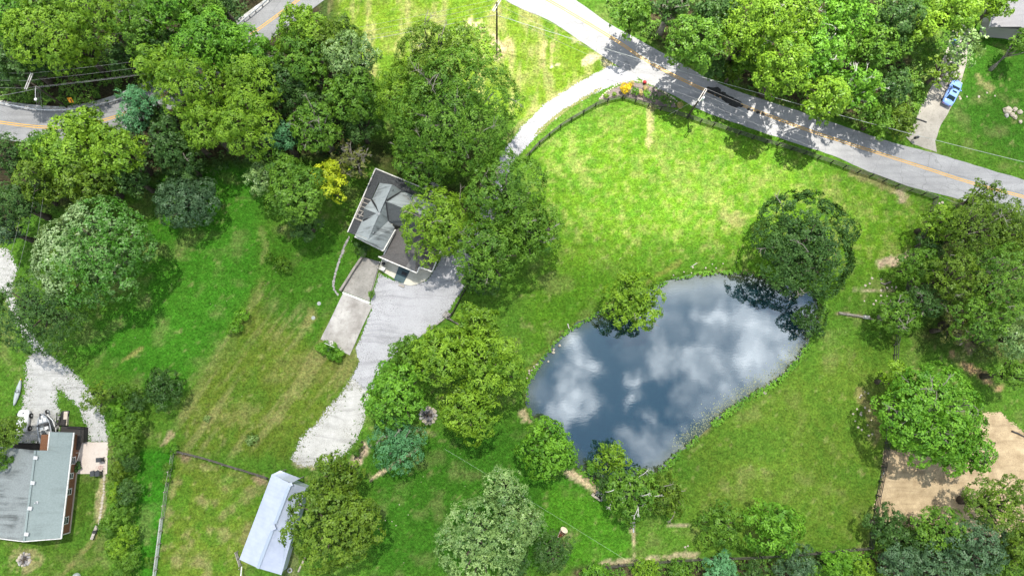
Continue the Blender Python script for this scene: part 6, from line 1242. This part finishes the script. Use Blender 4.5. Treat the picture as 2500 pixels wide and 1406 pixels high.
T([(2290, 545, 55, 9, 'lime', 'yellow green tree just right of the fence corner by the road', {}), (2380, 560, 80, 15, 'olive', 'open olive tree beside the county road on the right', {'open_': .5, 'twigs': 6}),
   (2465, 560, 70, 15, 'olive', 'olive tree cut by the right edge under the county road', {'open_': .4}), (2240, 650, 52, 8, 'green', 'green tree over the worn patch by the right fence', {}),
   (2330, 680, 72, 13, 'olive', 'olive tree in the middle of the right grove', {'open_': .5, 'twigs': 4}), (2440, 690, 90, 16, 'green', 'big green tree at the right edge of the right grove', {'open_': .35, 'twigs': 3}),
   (2390, 780, 70, 14, 'green', 'green tree hanging over the dry grass of the right grove', {'open_': .4}), (2470, 820, 66, 13, 'silver', 'pale leaved tree at the right edge below the big green one', {'open_': .4}),
   (2190, 765, 58, 8, 'green', 'small tree with grey dead limbs where the log meets the fence', {'twigs': 14, 'bark': M_bark}), (2250, 735, 50, 9, 'dark', 'dark tree behind the one with dead limbs', {'twigs': 5}),
   (2330, 800, 45, 9, 'brown', 'thin brownish tree over dry ground in the right grove', {'open_': .8, 'dens': .4, 'twigs': 4}), (2475, 915, 50, 11, 'green', 'green tree at the right edge above the bare earth', {'open_': .4}),
   (2395, 480, 40, 12, 'olive', 'small olive tree top reaching over the road edge at the right', {'open_': .4}), (2270, 600, 38, 6, 'dark', 'dark low tree between the fence and the right grove', {})], group='trees of the right grove', leaf='fine')
# upper right wood
T([(1545, 40, 58, 12, 'green', 'mid green tree left of the bare forked trunk by the county road', {}), (1640, 15, 52, 14, 'dark', 'dark tree with bare forked grey trunk at the top edge', {'open_': .5, 'twigs': 9, 'bark': M_bark}),
   (1690, 110, 72, 18, 'green', 'pale green full tree throwing shade on the county road', {'leaf': 'mid'}), (1745, 35, 68, 16, 'dark', 'dark tree at the top edge between pale green and yellow trees', {}),
   (1740, 165, 40, 8, 'dark', 'low dark tree at the roadside under the pale green one', {}), (1835, 75, 85, 21, 'lime', 'brightest yellow tree of the upper right wood', {'twigs': 3}),
   (1900, 185, 68, 21, 'lime', 'yellow green tree nearest the road in the upper right wood', {}), (1920, 50, 80, 18, 'lime', 'tall yellow green tree at the top edge with white trunk', {'twigs': 8, 'bark': M_birch}),
   (1990, 130, 80, 16, 'fresh', 'fresh green tree in the middle of the upper right wood', {'twigs': 4, 'bark': M_birch}), (2010, 245, 60, 17, 'lime', 'yellow green tree with low skirts over the roadside', {}),
   (2060, 40, 75, 17, 'fresh', 'fresh green tree at the top edge right of the white trunk', {}), (2085, 215, 58, 12, 'fresh', 'bright tree with broken white birch trunk', {'twigs': 8, 'bark': M_birch}),
   (2125, 120, 66, 13, 'green', 'mid green tree right of the wood centre, speckled with white blossom', {}), (2140, 290, 48, 7, 'green', 'green thicket tree above the long cable', {}),
   (2185, 210, 48, 8, 'dark', 'dark thicket tree left of the concrete drive', {}), (2195, 300, 45, 6, 'olive', 'olive thicket tree nearest the letterbox', {}), (2180, 50, 60, 14, 'dark', 'dark tree at the top edge left of the yellow overhang', {}),
   (2195, 120, 40, 9, 'green', 'green tree at the wood edge by the blue bin', {}), (1830, 150, 50, 11, 'green', 'shaded green tree below the brightest yellow one', {}), (1790, 175, 34, 6, 'olive', 'small olive roadside tree above the tar patches', {}),
   (2245, 75, 42, 12, 'lime', 'yellow green tree left of the shaded concrete drive', {}), (2320, 30, 62, 13, 'lime', 'yellow tree hanging over the top of the concrete drive', {}),
   (2428, 18, 38, 10, 'lime', 'yellow tree overhanging the neighbour roof', {}), (2345, 115, 58, 9, 'silver', 'thin whitish tree over the concrete drive behind the car', {'open_': .6, 'dens': .5}),
   (2300, 175, 45, 7, 'olive', 'sparse olive tree beside the drive behind the car', {'open_': .7, 'dens': .4}), (2488, 105, 34, 8, 'green', 'green tree with leaning grey trunk at the right edge by the neighbour house', {'lean': (1.5, 2.2), 'bark': M_bark})],
  group='trees of the upper right wood', leaf='mid')
# hedgerow at the lower left
T([(305, 955, 30, 3, 'green', 'green bush at the top end of the hedgerow', {}), (330, 985, 28, 3, 'dark', 'dark bush second from the top of the hedgerow', {}), (290, 1000, 30, 3, 'fresh', 'bright bush by the gravel fork', {}),
   (325, 1035, 32, 3.5, 'green', 'round green bush beside the pink patio', {}), (285, 1050, 28, 3, 'fresh', 'bright bush touching the pink patio corner', {}), (310, 1085, 36, 4, 'green', 'dense green bush in the middle of the hedgerow', {}),
   (322, 1125, 28, 3, 'dark', 'small dark bush below the dense green one', {}), (290, 1150, 28, 2.4, 'olive', 'olive weedy bush below the patio bins', {}), (315, 1200, 38, 4, 'dark', 'darkest bush of the hedgerow', {}),
   (280, 1205, 26, 3, 'lime', 'yellow green bush left of the darkest one', {}), (300, 1250, 30, 3, 'green', 'green bush under the darkest one', {}), (265, 1285, 28, 3, 'green', 'green bush at the end of the stone edging', {}),
   (315, 1300, 28, 3, 'lime', 'yellow bush near the bottom of the hedgerow', {}), (290, 1335, 34, 3.5, 'lime', 'lime bush between the fire pit lawn and the paddock', {}), (320, 1365, 28, 3, 'green', 'green bush next to last at the bottom edge', {}),
   (300, 1400, 30, 3, 'green', 'green bush cut by the bottom edge of the picture', {})], name='hedge_bush', cat='bush', leaf='fine', group='bushes of the hedgerow', trunk=False, low=-.2)
# shrubs on the lawn and by the house
T([(592, 768, 21, 1.8, 'fresh', 'upper half of the leafy bush pair standing alone on the left lawn', {}), (574, 799, 22, 1.8, 'fresh', 'lower half of the leafy bush pair standing alone on the left lawn', {}),
   (688, 645, 25, 1.4, 'green', 'low leafy shrub on the lawn left of the house', {}), (655, 628, 15, 1.2, 'green', 'small shrub left of the low leafy shrub', {}), (885, 607, 22, 2.2, 'dark', 'dark evergreen shrub at the house corner', {}),
   (907, 719, 10, 1.4, 'green', 'small clipped shrub on the gravel beside the ramp', {}), (613, 1073, 17, 1.0, 'silver', 'pale flowering plant on the mown slope', {'dens': .5}), (506, 1022, 10, .8, 'silver', 'tiny whitish plant on the mown slope', {'dens': .5}),
   (420, 1095, 18, 1.6, 'fresh', 'bushy weed on the corner of the paddock fence', {}), (408, 1140, 14, 1.4, 'green', 'weed clump left of the paddock wire', {}), (405, 1170, 12, 1.2, 'green', 'second weed clump left of the paddock wire', {}),
   (365, 1370, 16, 1.4, 'green', 'weed clump left of the picket fence', {}), (872, 1095, 18, 2, 'green', 'shrub at the rail by the gravel path end', {}), (2283, 340, 1, .1, 'green', 'weed tuft at the driveway mouth', {})][:-1],
  name='shrub', cat='shrub', leaf='fine', trunk=False, low=-.1)
T([(806, 855, 22, 1.5, 'fresh', 'left part of the clipped hedge behind the basketball hoop', {}), (823, 865, 20, 1.5, 'fresh', 'right part of the clipped hedge behind the basketball hoop', {}), (788, 846, 18, 1.5, 'fresh', 'end bush of the clipped hedge behind the basketball hoop', {})],
  name='shrub', cat='shrub', leaf='fine', trunk=False, dens=1.5, group='hedge at the end of the parking pad', low=-.1)
T([(1527, 216, 15, 1.8, 'gold', 'round golden yellow shrub in the roadside bed', {'leaf': 'fine', 'dens': 1.4}), (1551, 224, 13, 1.2, 'fresh', 'fine grassy clump right of the golden shrub', {'leaf': 'wisp'}),
   (1580, 229, 11, 1.5, 'fresh', 'clipped round green shrub in the roadside bed', {}), (1566, 226, 8, .9, 'straw', 'pale straw perennial between the grassy clump and the clipped shrub', {}), (1597, 238, 12, 1.8, 'dark', 'dark round shrub beside the clipped one', {}),
   (1618, 243, 13, 1.6, 'green', 'leafy green shrub right of the dark round shrub', {}), (1634, 248, 13, 1.6, 'green', 'last leafy green shrub in the row along the board fence', {}), (1660, 258, 10, .8, 'straw', 'pale flowering tuft near the utility pole', {}),
   (1543, 204, 6, .6, 'straw', 'small pale plant on the dark mulch', {}), (1480, 234, 7, .7, 'lime', 'small lime plant at the left tip of the bed', {}), (1500, 231, 6, .6, 'lime', 'tiny lime plant on the mulch left of the golden shrub', {}),
   (1577, 216, 8, .7, 'straw', 'loose pale perennial at the road side of the bed', {})], name='shrub', cat='shrub', leaf='fine', trunk=False, group='plants of the roadside bed', low=-.1)

# undergrowth and weeds nobody could count
BK = [(1280, 955), (1292, 920), (1340, 846), (1378, 808), (1446, 766), (1556, 708), (1636, 678), (1738, 660), (1852, 662), (1945, 695), (2000, 705), (2020, 740), (2015, 800), (1985, 838), (1945, 895), (1905, 935), (1808, 995), (1708, 1075), (1637, 1140), (1545, 1190), (1460, 1190), (1430, 1168), (1380, 1130), (1296, 1022)]
def scatter(name, poly, sp, dens, hmin, hmax, ts, ls, k=7, seed=1, keep=None):
    rg = np.random.default_rng(seed); w_ = np.array([P(u, v, .3)[:2] for u, v in poly]); x0, y0 = w_.min(0); x1, y1 = w_.max(0)
    n = int((x1 - x0) * (y1 - y0) * dens); x = rg.uniform(x0, x1, n); y = rg.uniform(y0, y1, n)
    ok = sdf(x, y, w_) > 0; x, y = x[ok], y[ok]; hn = fbm(x, y, .35, seed, 4); ok = hn > .34; x, y, hn = x[ok], y[ok], hn[ok]
    if keep is not None: kk = keep(x, y); x, y, hn = x[kk], y[kk], hn[kk]
    p = np.stack([x, y, hmin + (hmax - hmin) * np.clip((hn - .3) * 2.2, 0, 1) * rg.uniform(.3, 1, len(x))], -1)
    V_, T_ = leaves_at(rg, p, np.tile([0, 0, 1.0], (len(p), 1)), k, ts, ls, .5, .3, np.clip(hn + rg.uniform(-.3, .2, len(x)), 0, 1))
    return tag(quad_mesh(name, V_, SPEC[sp], None, T_), kind='stuff')
scatter('undergrowth', [(-20, 180), (150, 150), (340, 130), (400, 200), (350, 225), (290, 240), (230, 255), (160, 262), (60, 255), (-20, 240)], 'green', 5, .3, 2.2, .40, .34, 7, 11)
scatter('undergrowth', [(-40, -40), (640, -40), (560, 90), (430, 200), (150, 170), (-40, 200)], 'dark', 2.2, .2, 1.6, .5, .45, 6, 12)
scatter('undergrowth', [(60, 480), (400, 480), (640, 390), (880, 380), (900, 330), (820, 130), (640, 100), (420, 260), (110, 350)], 'dark', 1.6, .2, 1.2, .5, .45, 6, 13)
scatter('undergrowth', [(1450, -40), (1500, 50), (1600, 100), (1700, 160), (1830, 220), (2000, 270), (2180, 335), (2235, 300), (2300, 120), (2270, -40)], 'green', 3.2, .2, 1.5, .42, .36, 7, 14)
scatter('undergrowth', [(1400, 1392), (1560, 1376), (1860, 1362), (2120, 1342), (2140, 1260), (2300, 1310), (2460, 1340), (2540, 1250), (2540, 1440), (1400, 1440)], 'green', 4.0, .2, 1.4, .4, .36, 7, 15)
scatter('bank_weeds', BK, 'fresh', 16, .04, .55, .22, .26, 6, 31, lambda x, y: (sdf(x, y, PW) < .15 + .5 * (fbm(x, y, .6, 4) - .4)) & (sdf(x, y, PW) > -.9 - .8 * fbm(x, y, .5, 8)))
scatter('rank_weeds', [(1985, 1352), (2118, 1340), (2125, 1420), (1960, 1420)], 'fresh', 6, .2, 1.0, .36, .36, 7, 16)
scatter('undergrowth', [(2290, 510), (2500, 520), (2540, 880), (2400, 880), (2300, 800), (2215, 690)], 'olive', 1.5, .1, .9, .42, .34, 6, 17)
scatter('undergrowth', [(270, 940), (345, 950), (345, 1420), (250, 1420), (270, 1250)], 'green', 4, .1, .8, .34, .28, 7, 18)
scatter('rough_grass', [(1090, 70), (1180, 55), (1235, 140), (1130, 150), (1060, 110)], 'lime', 7, .1, .6, .30, .28, 7, 19)
